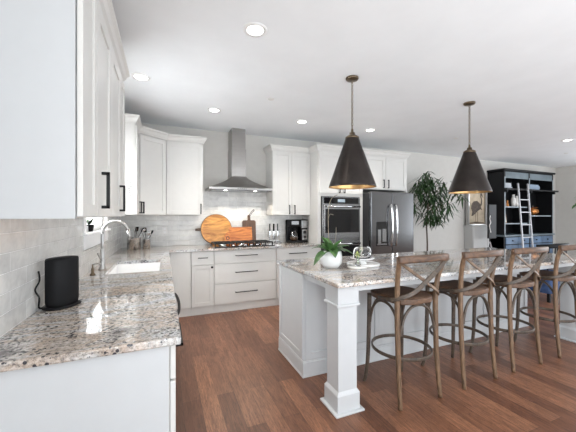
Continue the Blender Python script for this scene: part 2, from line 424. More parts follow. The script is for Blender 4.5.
def crown(path, z, parent, closed=False, mat='cab', ret=None):
    """crown moulding: path of (x, y) along the face of the cabinet, outward on the right of travel"""
    prof = [(0, 0), (.006, 0), (.010, .012), (.022, .026), (.034, .055), (.046, .068), (.05, .072), (.05, .09), (0, .09)]
    P = [Vector((x, y)) for x, y in path]; t = bmesh.new(); rings = []
    for i, p in enumerate(P):
        d0 = (P[i]-P[i-1]).normalized() if i > 0 else None
        d1 = (P[i+1]-P[i]).normalized() if i < len(P)-1 else None
        n0 = Vector((d0.y, -d0.x)) if d0 else None; n1 = Vector((d1.y, -d1.x)) if d1 else None
        if n0 is None: nn = n1
        elif n1 is None: nn = n0
        else: nn = (n0+n1)/(1+n0.dot(n1))
        rings.append([t.verts.new((p.x+nn.x*a, p.y+nn.y*a, z+b)) for a, b in prof])
    k = len(prof)
    for a, b in zip(rings, rings[1:]):
        for i in range(k): t.faces.new((a[i], a[(i+1) % k], b[(i+1) % k], b[i]))
    t.faces.new(rings[0]); t.faces.new(list(reversed(rings[-1]))); bmesh.ops.recalc_face_normals(t, faces=t.faces)
    m = MB(); m._add(t, 0); return m.build('crown_moulding', mat, parent)

UB, UT = 1.385, 2.44           # wall cabinets
DX = -.29                      # door plane of the left run
Z = (0, 0, 1)
CABG = None
# --- left wall, near pair
UB = 1.366
t = thing('wall_cabinet', 'nearest white wall cabinet on the left wall, its large blank side panel facing us', 'cabinet', (XL, 1.37, UB))
m = MB(); m.box((XL+.001, 1.385, UB), (DX-.022, 2.059, UT), .001); m.build('body', 'cab', t)
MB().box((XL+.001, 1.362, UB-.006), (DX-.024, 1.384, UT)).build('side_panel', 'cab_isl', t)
MB().box((XL+.02, 1.40, UB-.004), (DX-.04, 2.05, UB)).build('bottom_panel', 'cab', t)
d = shaker((DX-.02, 1.640, UB), (0, -1, 0), Z, (1, 0, 0), .27, 1.04, .055, parent=t)
d = shaker((DX-.02, 2.058, UB), (0, -1, 0), Z, (1, 0, 0), .416, 1.04, .075, parent=t)
pull((DX, 1.745, 1.50), Z, (1, 0, 0), .185, d, t=.015, so=.036)
crown([(DX-.02, 2.06), (DX-.02, 1.37), (XL+.01, 1.37)][::-1], UT, t)
t = thing('wall_cabinet', 'white wall cabinet on the left wall beside the sink window, with one black pull', 'cabinet', (XL, 2.06, UB))
MB().box((XL+.001, 2.061, UB), (DX-.022, 2.70, UT), .001).build('body', 'cab', t)
d = shaker((DX-.02, 2.48, UB), (0, -1, 0), Z, (1, 0, 0), .418, 1.04, .075, parent=t)
shaker((DX-.02, 2.699, UB), (0, -1, 0), Z, (1, 0, 0), .217, 1.04, .055, parent=t)
pull((DX, 2.40, 1.495), Z, (1, 0, 0), .185, d, t=.014, so=.036)
crown([(DX-.02, 2.061), (DX-.02, 2.70), (XL+.01, 2.70)], UT, t).data
# crown above is drawn outward: flip the travel of this one
UB = 1.385
# --- left wall, beyond the window
t = thing('wall_cabinet', 'narrow white wall cabinet on the left wall just past the sink window', 'cabinet', (XL, 3.85, UB))
MB().box((XL+.001, 3.85, UB), (DX-.022, 4.259, UT), .001).build('body', 'cab', t)
d = shaker((DX-.02, 4.258, UB), (0, -1, 0), Z, (1, 0, 0), .40, 1.04, .06, parent=t)
pull((DX, 4.215, 1.48), Z, (1, 0, 0), .15, d, t=.014)
crown([(XL+.01, 3.85), (DX-.02, 3.85), (DX-.02, 4.262)], UT, t)
# --- diagonal corner
t = thing('corner_cabinet', 'diagonal white corner wall cabinet where the left and back walls meet', 'cabinet', (XL, YB, UB))
a, b = Vector((DX-.012, 4.262)), Vector((.028, 4.54))
MB().prism([(XL+.001, YB-.001), (XL+.001, 4.262), (a.x-.014, a.y+.001), (b.x-.001, b.y+.022), (.028, YB-.001)], UB, UT).build('body', 'cab', t)
u = (b-a).normalized(); nrm = Vector((u.y, -u.x)); L = (b-a).length
o_ = a+u*.012
d = shaker((o_.x-nrm.x*.004, o_.y-nrm.y*.004, UB), (u.x, u.y, 0), Z, (nrm.x, nrm.y, 0), L-.024, 1.04, .06, parent=t)
h_ = o_+u*.035+nrm*.016
pull((h_.x, h_.y, 1.48), Z, (nrm.x, nrm.y, 0), .15, d, t=.014)
crown([(DX-.02, 4.262), (.024, 4.535)], UT, t)
# --- back wall left of the hood
t = thing('wall_cabinet', 'white single-door wall cabinet on the back wall left of the range hood', 'cabinet', (.03, YB, UB))
MB().box((.03, 4.552, UB), (.535, YB-.001, UT), .001).build('body', 'cab', t)
d = shaker((.031, 4.55, UB), (1, 0, 0), Z, (0, -1, 0), .503, 1.04, .062, parent=t)
pull((.50, 4.53, 1.475), Z, (0, -1, 0), .15, d, t=.014)
crown([(.024, 4.545), (.535, 4.545), (.535, YB-.002)], UT, t)
# --- back wall right of the hood
t = thing('wall_cabinet', 'white two-door wall cabinet above the coffee maker', 'cabinet', (1.62, YB, UB))
MB().box((1.62, 4.552, UB), (2.303, YB-.001, UT), .001).build('body', 'cab', t)
for x, hx in ((1.621, 1.915), (1.962, 2.008)):
    d = shaker((x, 4.55, UB), (1, 0, 0), Z, (0, -1, 0), .340, 1.04, .060, parent=t)
    pull((hx, 4.53, 1.475), Z, (0, -1, 0), .15, d, t=.014)
crown([(1.62, YB-.002), (1.62, 4.545), (2.305, 4.545)], UT, t)
# --- tall oven cabinet
t = thing('oven_cabinet', 'tall white cabinet housing the wall oven', 'cabinet', (2.305, YB, 0))
m = MB(); m.box((2.305, 4.27, .0), (2.365, YB-.001, UT), .001).box((3.12, 4.27, 0), (3.19, YB-.001, UT)).box((2.365, 4.27, 1.70), (3.12, YB-.001, UT))
m.box((2.365, 4.27, 0), (3.12, YB-.001, .42)).box((2.365, 4.82, .42), (3.12, YB-.001, 1.70)); m.build('body', 'cab', t)
for x, hx in ((2.325, 2.705), (2.75, 2.80)):
    d = shaker((x, 4.27, 1.745), (1, 0, 0), Z, (0, -1, 0), .423, .675, .062, parent=t)
    pull((hx, 4.25, 1.83), Z, (0, -1, 0), .15, d, t=.014)
dr = shaker((2.325, 4.27, .12), (1, 0, 0), Z, (0, -1, 0), .84, .28, .06, name='drawer', parent=t)
pull((2.715, 4.25, .26), (1, 0, 0), (0, -1, 0), .3, dr)
crown([(2.305, 4.548), (2.305, 4.265), (3.19, 4.265)], UT, t)
# --- over the fridge
t = thing('wall_cabinet', 'white two-door cabinet above the refrigerator', 'cabinet', (3.19, YB, 1.83))
MB().box((3.191, 4.27, 1.84), (4.165, YB-.001, UT), .001).build('body', 'cab', t)
MB().box((4.166, 4.262, 0), (4.186, YB-.001, UT), .001).build('side_panel', 'cab', t)
for x, hx in ((3.20, 3.625), (3.682, 3.73)):
    d = shaker((x, 4.27, 1.855), (1, 0, 0), Z, (0, -1, 0), .478, .565, .062, parent=t)
    pull((hx, 4.25, 1.945), Z, (0, -1, 0), .15, d, t=.014)
crown([(3.19, 4.265), (4.186, 4.265), (4.186, YB-.002)], UT, t)

# ------------------------------------------------------------------ base cabinets
BT = .884
FX = .042                       # door plane of the left base run
def base_left(y0, y1, label, kind, end=False):
    t = thing('base_cabinet', label, 'cabinet', (XL, y0, 0))
    m = MB()
    if kind == 'sink':      # open box under the basin
        m.box((XL+.001, y0, .1), (FX-.022, y0+.018, BT-.004)).box((XL+.001, y1-.018, .1), (FX-.022, y1, BT-.004)).box((XL+.001, y0, .1), (FX-.022, y1, .118))
        m.box((FX-.04, y0, .1), (FX-.022, y1, .62))
    else: m.box((XL+.001, y0, .1), (FX-.022, y1, BT), .001)
    m.build('body', 'cab', t)
    MB().box((XL+.001, y0, 0), (FX-.06, y1, .1)).build('toe_kick', 'cab', t)
    W = y1-y0-.002
    if kind == 'drawer':
        d = shaker((FX-.02, y1-.001, .735), (0, -1, 0), Z, (1, 0, 0), W, .145, name='drawer', flat=True, parent=t)
        pull((FX, (y0+y1)/2, .81), (0, 1, 0), (1, 0, 0), min(.5, W*.5), d, so=.036)
        d = shaker((FX-.02, y1-.001, .112), (0, -1, 0), Z, (1, 0, 0), W, .618, parent=t); knob((FX, y1-.06, .68), (1, 0, 0), d)
    elif kind == 'sink':
        d = shaker((FX-.02, y1-.001, .735), (0, -1, 0), Z, (1, 0, 0), W, .145, name='false_front', flat=True, parent=t)
        for k in (0, 1):
            d = shaker((FX-.02, y1-.001-k*W/2, .112), (0, -1, 0), Z, (1, 0, 0), W/2, .618, parent=t); knob((FX, (y0+y1)/2+(.05 if k == 0 else -.05), .68), (1, 0, 0), d)
    else:
        d = shaker((FX-.02, y1-.001, .112), (0, -1, 0), Z, (1, 0, 0), W, .768, flat=kind == 'panel', parent=t); knob((FX, y0+.05, .80), (1, 0, 0), d)
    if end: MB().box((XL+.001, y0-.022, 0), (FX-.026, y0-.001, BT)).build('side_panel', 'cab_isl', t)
    return t
base_left(1.235, 1.78, 'white base cabinet at the near end of the left counter, its blank side facing us', 'drawer', True)
t = thing('dishwasher', 'dishwasher front under the left counter between the near cabinet and the sink', 'dishwasher', (XL, 1.783, 0))
MB().box((XL+.05, 1.783, .1), (FX-.02, 2.385, BT-.01)).build('body', 'gap', t)
d = MB().box((FX-.02, 1.786, .11), (FX, 2.382, BT-.006), .003).build('door', 'steel', t)
m = MB(); m.tube([(FX, 1.83, .80), (FX+.035, 1.86, .80), (FX+.048, 2.08, .80), (FX+.035, 2.31, .80), (FX, 2.34, .80)], .009, 10, res=5); m.build('handle', 'black', d)
base_left(2.388, 3.46, 'white sink base cabinet in the left counter run', 'sink')
base_left(3.463, 4.245, 'white base cabinet of the left run next to the back corner', 'door')
def base_back(x0, x1, label, kind):
    t = thing('base_cabinet', label, 'cabinet', (x0, YB, 0)); FY = 4.25
    MB().box((x0, FY+.022, .1), (x1, YB-.001, BT), .001).build('body', 'cab', t)
    MB().box((x0, FY+.022, 0), (x1, FY+.04, .1)).build('toe_kick', 'cab', t)
    W = x1-x0-.003; a = (1, 0, 0); n = (0, -1, 0)
    if kind == 'panel': shaker((x0+.0015, FY+.02, .115), a, Z, n, W, .765, flat=True, parent=t)
    if kind == 'single':
        d = shaker((x0+.0015, FY+.02, .69), a, Z, n, W, .19, name='drawer', flat=True, parent=t); pull(((x0+x1)/2, FY, .79), a, n, .13, d)
        d = shaker((x0+.0015, FY+.02, .115), a, Z, n, W, .57, .055, parent=t); knob((x1-.03, FY, .655), n, d)
    if kind == 'drawers':
        for z0, z1 in ((.69, .88), (.405, .686), (.115, .401)):
            d = shaker((x0+.0015, FY+.02, z0), a, Z, n, W, z1-z0, name='drawer', flat=True, parent=t); pull(((x0+x1)/2, FY, (z0+z1)/2+.015), a, n, .33, d)
    if kind == 'double':
        d = shaker((x0+.0015, FY+.02, .69), a, Z, n, W, .19, name='drawer', flat=True, parent=t); pull(((x0+x1)/2, FY, .79), a, n, .30, d)
        for k in (0, 1):
            d = shaker((x0+.0015+k*W/2, FY+.02, .115), a, Z, n, W/2, .57, .055, parent=t); knob(((x0+x1)/2+(.04 if k else -.04), FY, .655), n, d)
    return t
base_back(.075, .342, 'plain blank-fronted white base cabinet in the back corner', 'panel')
base_back(.344, .648, 'narrow white base cabinet with one drawer over a door and round black knob', 'single')
base_back(.650, 1.58, 'wide white three-drawer base cabinet under the cooktop', 'drawers')
base_back(1.582, 2.303, 'white base cabinet under the coffee maker with one wide top drawer', 'double')

# ------------------------------------------------------------------ worktops
SX0, SX1, SY0, SY1 = -.43, -.035, 2.69, 3.40
m = MB()
m.box((XL+.012, 1.187, CB), (.06, SY0, CT), .006).box((XL+.012, SY0, CB), (SX0, SY1, CT)).box((SX1, SY0, CB), (.06, SY1, CT)).box((XL+.012, SY1, CB), (.06, 4.22, CT)).box((XL+.012, 4.22, CB), (2.303, YB-.012, CT))
tag(m.build('worktop', 'granite', loc=(XL, 1.187, CB)), 'L-shaped speckled granite worktop along the left and back walls', 'countertop')
# sink
t = thing('kitchen_sink', 'white undermount sink set in the left granite worktop below the faucet', 'sink', ((SX0+SX1)/2, (SY0+SY1)/2, .66))
m = MB(); w_ = .012
m.box((SX0-w_, SY0-w_, .66), (SX1+w_, SY1+w_, .675)).box((SX0-w_, SY0-w_, .66), (SX0, SY1+w_, CB-.001)).box((SX1, SY0-w_, .66), (SX1+w_, SY1+w_, CB-.001))
m.box((SX0, SY0-w_, .66), (SX1, SY0, CB-.001)).box((SX0, SY1, .66), (SX1, SY1+w_, CB-.001)); m.build('basin', 'porc', t)
MB().lathe([(0, .6755), (.04, .6755), (.045, .679), (.045, .676)], ((SX0+SX1)/2, (SY0+SY1)/2, 0), 20).build('drain', 'chrome', t)
# faucet
fx, fy = -.485, 2.95
t = thing('faucet', 'tall gooseneck steel faucet standing behind the sink', 'faucet', (fx, fy, CT))
MB().lathe([(.030, CT), (.030, CT+.008), (.022, CT+.02), (.019, CT+.10), (.018, CT+.17), (.012, CT+.18)], (fx, fy, 0), 20).build('base', 'nickel', t)
pts = [(fx, fy, CT+.12), (fx, fy, CT+.30)]
for k in range(0, 11):
    a_ = PI-k*PI*.93/10; pts.append((fx+.098+.098*math.cos(a_), fy, CT+.31+.098*math.sin(a_)))
MB().tube(pts, .014, 14, res=2).build('spout', 'nickel', t)
e = Vector(pts[-1]); m = MB(); m.tube([e, e+Vector((.010, 0, -.045)), e+Vector((.014, 0, -.085))], .014, 14, rr=[.0125, .015, .018]); m.build('spray_head', 'nickel', t)
m = MB(); m.tube([(fx, fy-.018, CT+.08), (fx, fy-.045, CT+.085)], .011, 12).tube([(fx, fy-.04, CT+.085), (fx-.01, fy-.07, CT+.115), (fx-.015, fy-.11, CT+.15)], .006, 10, res=3); m.build('lever', 'nickel', t)
t = thing('soap_dispenser', 'small soap pump in the worktop beside the faucet', 'soap dispenser', (-.505, 2.68, CT))
MB().lathe([(.018, CT), (.018, CT+.01), (.011, CT+.018), (.010, CT+.05), (.006, CT+.06), (.006, CT+.085)], (-.505, 2.68, 0), 16).build('base', 'brass', t)
MB().tube([(-.505, 2.68, CT+.08), (-.48, 2.68, CT+.09), (-.45, 2.68, CT+.082)], .006, 10, res=3).build('nozzle', 'nickel', t)
# window sill plant
t = thing('sill_plant', 'dark leafy plant in a small pot on the sink window sill', 'plant', (-.60, 3.05, WZ0))
MB().lathe([(.028, WZ0+.001), (.036, WZ0+.06), (.039, WZ0+.06), (.033, WZ0+.055), (0, WZ0+.05)], (-.60, 3.05, 0), 18).build('pot', 'blackp', t)
m = MB()
for i in range(16):
    a_ = i*2.4; m.leaf((-.60, 3.05, WZ0+.055), (math.cos(a_)*.35, math.sin(a_)*.9, .9), .10+.04*random.random(), .03, droop=.5)
m.build('leaves', 'leaft', t)

# smart speaker
t = thing('speaker', 'black oval smart speaker standing on the left granite counter by the tile wall', 'speaker', (-.475, 1.83, CT))
c_ = (-.475, 1.83, 0); rz = Matrix.Rotation(math.radians(62), 4, 'Z')
MB().lathe([(.001, .925), (.072, .925), (.076, .932), (.078, .95), (.078, 1.150), (.074, 1.160), (.001, 1.162)], c_, 48, mat=rz, sx=1, sy=.66, pw=2.5).build('cabinet', 'blackp', t)
MB().lathe([(.001, CT+.0005), (.088, CT+.0005), (.088, .921), (.078, .926), (.001, .926)], c_, 40, mat=rz, sx=1, sy=.74, pw=2.3).build('base', 'blackp', t)
MB().box((-.425, 1.868, 1.115), (-.421, 1.873, 1.145)).build('status_light', 'plate', t)
m = MB(); m.tube([(-.563, 1.80, 1.10), (-.55, 1.77, 1.06), (-.56, 1.75, 1.02), (-.548, 1.76, .98), (-.555, 1.78, .93), (-.54, 1.80, .921)], .004, 8, res=6)
tag(m.build('power_cord', 'blackp', loc=(-.56, 1.78, .92)), 'thin black power cord dangling on the tile behind the smart speaker', 'cord')
# wire ornament
m = MB()
for i in range(9):
    a_ = i*.7; cx_ = -.36+.022*math.cos(a_*1.7); cz_ = 1.60+.024*i
    m.tube([(cx_+.02*math.cos(q*PI/4+a_), 3.843, cz_+.013*math.sin(q*PI/4+a_)) for q in range(8)], .0017, 6, closed=True)
tag(m.build('wire_ornament', 'wire', loc=(-.36, 3.843, 1.58)), 'thin grey wire ornament hanging on the cabinet side panel past the sink window', 'ornament')

def outlet(px, pz):
    t = thing('outlet_plate', 'white outlet plate on the back tile below the corner cabinet', 'outlet', (px, YB-.012, pz))
    MB().box((px-.036, YB-.018, pz-.058), (px+.036, YB-.0125, pz+.058), .003).build('plate', 'plate', t)
    for s_ in (-1, 1): MB().box((px-.016, YB-.0195, pz+s_*.026-.016), (px+.016, YB-.018, pz+s_*.026+.016), .004).build('socket', 'trim', t)
outlet(.01, 1.15)

# utensil crocks
def utensils(cx, cy, r, h, n, label, seed):
    random.seed(seed)
    t = thing('utensil_crock', label, 'utensil holder', (cx, cy, CT))
    MB().lathe([(.001, CT+.001), (r, CT+.001), (r, CT+h-.004), (r*1.04, CT+h), (r*.95, CT+h), (r*.93, CT+.01), (.001, CT+.01)], (cx, cy, 0), 32).build('crock', 'chrome', t)
    for i in range(n):
        a_ = 2*PI*i/n+.4; bx_, by_ = cx-math.cos(a_)*r*.3, cy-math.sin(a_)*r*.3
        k = 1.05+.6*random.random(); tx, ty = cx+math.cos(a_)*r*k, cy+math.sin(a_)*r*k; tz = CT+h+.05+.05*random.random()
        m = MB(); m.tube([(bx_, by_, CT+.02), (tx, ty, tz)], .004, 8)
        mt = (Vector((tx-bx_, ty-by_, tz-CT))).to_track_quat('Z', 'Y').to_matrix().to_4x4()
        kind = i % 3
        if kind == 0: m.lathe([(0, -.004), (.016, .002), (.026, .02), (.026, .035), (.015, .052), (0, .058)], (tx, ty, tz), 14, mat=mt, sy=.35)
        elif kind == 1: m.box((tx-.022, ty-.003, tz-.005), (tx+.022, ty+.003, tz+.065), .003, rot=mt.to_3x3())
        else:
            for q in range(4):
                b_ = q*PI/4; m.tube([Vector((tx, ty, tz))+mt.to_3x3() @ Vector((math.cos(b_)*.022*math.sin(s*PI/5), math.sin(b_)*.022*math.sin(s*PI/5), s*.016)) for s in range(6)], .0014, 5, res=2)
                m.tube([Vector((tx, ty, tz))+mt.to_3x3() @ Vector((-math.cos(b_)*.022*math.sin(s*PI/5), -math.sin(b_)*.022*math.sin(s*PI/5), s*.016)) for s in range(6)], .0014, 5, res=2)
        o = m.build('utensil', ['chrome', 'blackp', 'steel'][kind] if i % 4 else 'blackp', None, loc=(tx, ty, CT+.02))
        yield o
names_u = ['black ladle leaning at the left rim', 'black turner', 'wire whisk', 'steel serving spoon', 'black slotted turner', 'steel whisk leaning to the right', 'steel ladle']
for i, o in enumerate(utensils(-.375, 4.50, .082, .165, 7, 'large steel crock of cooking utensils in the back corner', 3)):
    tag(o, 'cooking utensil standing in the large steel crock', 'utensil', 'utensils in the large crock')
for i, o in enumerate(utensils(-.225, 4.60, .05, .135, 4, 'smaller steel jar of utensils right of the large crock', 9)):
    tag(o, 'cooking utensil standing in the smaller steel jar', 'utensil', 'utensils in the smaller jar')

# ------------------------------------------------------------------ hood, cooktop
hx0, hx1, hy0 = .60, 1.56, 4.37; hc = (hx0+hx1)/2
t = thing('range_hood', 'stainless steel chimney range hood over the cooktop', 'range hood', (hc, YB, 1.74))
m = MB(); t_ = bmesh.new(); rings = []
for k in range(9):
    s_ = k/8; z_ = 1.795+.195*s_; q = (1-s_)**1.45
    hw = .115+(hx1-hx0)/2*q-.115*q; y0 = 4.575-(4.575-hy0)*q
    rings.append([t_.verts.new(p) for p in ((hc-hw, y0, z_), (hc+hw, y0, z_), (hc+hw, YB-.014, z_), (hc-hw, YB-.014, z_))])
for a_, b_ in zip(rings, rings[1:]):
    for i in range(4): t_.faces.new((a_[i], a_[(i+1) % 4], b_[(i+1) % 4], b_[i]))
t_.faces.new(list(reversed(rings[0]))); t_.faces.new(rings[-1]); bmesh.ops.recalc_face_normals(t_, faces=t_.faces)
for f in t_.faces: f.smooth = len(f.verts) == 4 and abs(f.normal.z) < .98
m._add(t_, 0); o = m.build('canopy', 'steelh', t); k = o.modifiers.new('e', 'EDGE_SPLIT'); k.split_angle = .6
MB().box((hx0, hy0, 1.762), (hx1, YB-.014, 1.796), .003).build('rim', 'steelh', t)
MB().box((hx0+.05, hy0+.05, 1.756), (hx1-.05, YB-.06, 1.763)).build('filter', 'dsteel', t)
MB().box((hc-.115, 4.575, 1.985), (hc+.115, YB-.001, 2.42), .002).build('chimney_lower', 'steelh', t)
MB().box((hc-.108, 4.582, 2.42), (hc+.108, YB-.001, H-.001), .002).build('chimney_upper', 'steelh', t)
for x in (hc-.23, hc+.23):
    MB().lathe([(0, 1.752), (.020, 1.752), (.026, 1.755), (.026, 1.757)], (x, 4.46, 0), 20).build('hood_lamp', 'hoodglow', t)
    l = bpy.data.lights.new('hood_spot', 'SPOT'); l.energy = 9.0; l.spot_size = 2.2; l.color = (1, .9, .75); l.shadow_soft_size = .03
    o = bpy.data.objects.new('hood_spot', l); o.location = (x, 4.46, 1.735); COL.objects.link(o)
m = MB()
for i in range(5): m.lathe([(0, 0), (.007, 0), (.007, .004), (0, .004)], (hc-.06+.03*i, hy0-.0005, 1.779), 10, mat=Matrix.Rotation(PI/2, 4, 'X'))
m.build('button', 'blackp', t)
t = thing('cooktop', 'black gas cooktop with cast iron grates set in the back counter', 'cooktop', (1.115, 4.53, CT))
MB().box((.66, 4.265, CT), (1.57, 4.70, CT+.012), .004).build('hob_plate', 'glossblk', t)
for gx in (.665, .975, 1.265):
    gw = .305 if gx != .975 else .285; m = MB()
    for yy in (4.35, 4.43, 4.515, 4.60, 4.685): m.box((gx+.01, yy-.006, CT+.044), (gx+gw-.01, yy+.006, CT+.062), .002)
    for xx in (gx+.016, gx+gw/2, gx+gw-.016): m.box((xx-.006, 4.345, CT+.044), (xx+.006, 4.69, CT+.062), .002)
    for xx in (gx+.016, gx+gw-.016):
        for yy in (4.35, 4.685): m.box((xx-.007, yy-.007, CT+.012), (xx+.007, yy+.007, CT+.046))
    m.build('grate', 'iron', t)
for x, y in ((.81, 4.42), (.81, 4.61), (1.115, 4.52), (1.42, 4.42), (1.42, 4.61)):
    MB().lathe([(.045, CT+.012), (.045, CT+.022), (.034, CT+.024), (.034, CT+.040), (0, CT+.041)], (x, y, 0), 20).build('burner', 'chrome', t)
for i in range(5):
    MB().lathe([(.020, CT+.012), (.020, CT+.030), (.016, CT+.036), (0, CT+.036)], (.935+i*.09, 4.302, 0), 18).build('knob', 'chrome', t)

# cutting boards
def lean(px, py, pz, ang): return Matrix.Translation((px, py, pz)) @ Matrix.Rotation(math.radians(90-ang), 4, 'X')
t = thing('cutting_board', 'large round orange wooden board leaning on the back tile', 'cutting board', (.77, 4.74, CT))
mt = lean(.77, 4.79, CT+.243, 9)
pts = [(.238*math.cos(a*2*PI/56), .238*math.sin(a*2*PI/56)) for a in range(56)]
MB().prism(pts, -.009, .009, .003, mat=mt).build('board', 'olive', t)
MB().prism([(-.325, -.018), (-.236, -.024), (-.236, .024), (-.325, .018)], -.009, .009, .003, mat=mt).build('handle', 'handle_w', t)
m = MB(); m.tube([mt @ Vector((.2395*math.cos(a*2*PI/56), .2395*math.sin(a*2*PI/56), 0)) for a in range(56)], .006, 6, closed=True); m.build('bark_edge', 'handle_w', t)
t = thing('cutting_board', 'dark walnut board with a neck and loop leaning on the back tile behind the cooktop', 'cutting board', (1.30, 4.80, CT))
mt = lean(1.31, 4.80, CT+.001, 5)
MB().prism([(-.115, .002), (.115, .002), (.115, .36), (.095, .385), (.03, .385), (.022, .40), (.022, .47), (-.022, .47), (-.022, .40), (-.03, .385), (-.095, .385), (-.115, .36)], -.009, .009, .003, mat=mt).build('board', 'walnut', t)
m = MB(); m.tube([mt @ Vector(p) for p in ((0, .46, -.012), (.02, .49, -.014), (.06, .54, -.008), (.085, .565, -.004), (.095, .55, -.006), (.06, .51, -.012), (.02, .455, -.012))], .0045, 8, res=4); m.build('cord_loop', 'leather', t)
t = thing('cutting_board', 'rectangular reddish orange board with a round notch, leaning in front of the round board', 'cutting board', (1.13, 4.72, CT))
mt = lean(1.125, 4.727, CT+.002, 8)
MB().prism([(-.205, .002), (.215, .002), (.215, .275), (-.16, .275), (-.17, .20), (-.205, .19), (-.235, .15), (-.235, .06)], -.010, .010, .004, mat=mt).build('board', 'cherry', t)
m = MB(); m.lathe([(.030, -.003), (.030, .003), (.018, .003), (.018, -.003), (.030, -.003)], (0, 0, 0), 20, mat=mt @ Matrix.Translation((-.19, .10, .012)), cap=False); m.build('finger_ring', 'handle_w', t)

# knife block
t = thing('knife_block', 'clear acrylic knife block on the back counter left of the coffee maker', 'knife block', (1.72, 4.72, CT))
m = MB(); m.box((1.60, 4.68, CT+.001), (1.84, 4.79, CT+.016), .003).box((1.62, 4.70, CT+.016), (1.82, 4.706, CT+.20)).box((1.62, 4.765, CT+.016), (1.82, 4.771, CT+.20)); m.build('holder', 'glass', t)
MB().box((1.61, 4.69, CT+.0165), (1.83, 4.78, CT+.024), .002).build('foot', 'steel', t)
for i, x in enumerate((1.645, 1.715, 1.785)):
    k = thing('kitchen_knife', ['black-handled knife at the left of the acrylic block', 'broad black-handled knife in the middle of the acrylic block', 'slim black-handled knife at the right of the acrylic block'][i], 'knife', (x, 4.735, CT+.03), 'knives in the acrylic block')
    wd = (.012, .017, .010)[i]
    MB().prism([(x-wd, CT+.20), (x-wd, CT+.05), (x+wd*.6, CT+.03), (x+wd, CT+.20)], -.0015, .0015, mat=Matrix.Translation((0, 4.735, 0)) @ Matrix.Rotation(PI/2, 4, 'X')).build('blade', 'chrome', k)
    MB().box((x-wd*.8, 4.728, CT+.20), (x+wd*.8, 4.742, CT+.325), .004).build('handle', 'blackp', k)
# coffee maker
t = thing('coffee_maker', 'black drip coffee maker with glass carafe on the back counter', 'coffee maker', (2.12, 4.66, CT))
x0, x1 = 1.955, 2.28
MB().box((x0, 4.57, CT+.001), (x1, 4.80, CT+.035), .008).build('base', 'blackp', t)
MB().box((x0, 4.72, CT+.03), (x1, 4.80, CT+.39), .01).build('water_tank', 'blackp', t)
MB().box((x0, 4.57, CT+.275), (x1, 4.80, CT+.395), .012).build('brew_head', 'blackp', t)
MB().box((x0+.02, 4.566, CT+.31), (x0+.15, 4.571, CT+.37), .002).build('trim_band', 'steel', t)
p_ = MB().box((x0+.20, 4.575, CT+.035), (x1-.005, 4.73, CT+.28), .006).build('control_panel', 'blackp', t)
MB().box((x0+.215, 4.569, CT+.045), (x1-.015, 4.576, CT+.225), .006).build('keypad', 'steel', p_)
MB().box((x0+.235, 4.565, CT+.155), (x1-.035, 4.5695, CT+.205), .002).build('display', 'glossblk', p_)
MB().lathe([(0, 0), (.019, 0), (.017, .012), (0, .012)], (x0+.268, 4.5695, CT+.10), 18, mat=Matrix.Rotation(PI/2, 4, 'X')).build('dial', 'blackp', p_)
MB().box((x0+.205, 4.5695, CT+.25), (x1-.01, 4.574, CT+.38), .003).build('front_grille', 'steel', t)
cc = (x0+.10, 4.645, 0)
MB().lathe([(.045, CT+.036), (.072, CT+.05), (.078, CT+.11), (.062, CT+.17), (.050, CT+.19), (.054, CT+.20), (.048, CT+.20), (.045, CT+.188), (.058, CT+.165), (.073, CT+.11), (.067, CT+.055), (.02, CT+.04)], cc, 28).build('carafe', 'glass', t)
MB().lathe([(0, CT+.04), (.06, CT+.05), (.068, CT+.10), (0, CT+.101)], cc, 24).build('coffee', 'walnut', t)
MB().lathe([(.056, CT+.196), (.056, CT+.215), (.02, CT+.235), (0, CT+.235)], cc, 24).build('lid', 'blackp', t)
MB().tube([(x0+.06, 4.60, CT+.19), (x0+.03, 4.565, CT+.18), (x0+.03, 4.56, CT+.12), (x0+.06, 4.58, CT+.08)], .008, 8, res=4).build('handle', 'chrome', t)

# wall oven
t = thing('wall_oven', 'stainless wall oven with black glass door built in the tall white cabinet', 'oven', (2.725, 4.24, .43))
MB().box((2.368, 4.255, .425), (3.118, 4.80, 1.695)).build('body', 'gap', t)
MB().box((2.375, 4.235, .43), (3.11, 4.256, 1.69), .003).build('frame', 'steel', t)
cp = MB().box((2.40, 4.226, 1.575), (3.07, 4.236, 1.675), .002).build('control_panel', 'glossblk', t)
MB().box((2.66, 4.2245, 1.60), (2.80, 4.2262, 1.65)).build('display', 'scrn', cp)
d = MB().box((2.395, 4.200, 1.00), (3.075, 4.236, 1.565), .004).build('door', 'steel', t)
MB().box((2.408, 4.197, 1.095), (3.062, 4.2005, 1.485), .001).build('window', 'glossblk', d)
m = MB(); m.tube([(2.42, 4.145, 1.525), (3.05, 4.145, 1.525)], .014, 14).box((2.44, 4.145, 1.515), (2.465, 4.20, 1.535)).box((3.005, 4.145, 1.515), (3.03, 4.20, 1.535)); m.build('handle', 'chrome', d)
d = MB().box((2.395, 4.200, .445), (3.075, 4.236, .955), .004).build('lower_door', 'steel', t)
MB().box((2.408, 4.197, .50), (3.062, 4.2005, .88), .001).build('window', 'glossblk', d)
m = MB(); m.tube([(2.42, 4.145, .915), (3.05, 4.145, .915)], .014, 14).box((2.44, 4.145, .905), (2.465, 4.20, .925)).box((3.005, 4.145, .905), (3.03, 4.20, .925)); m.build('handle', 'chrome', d)

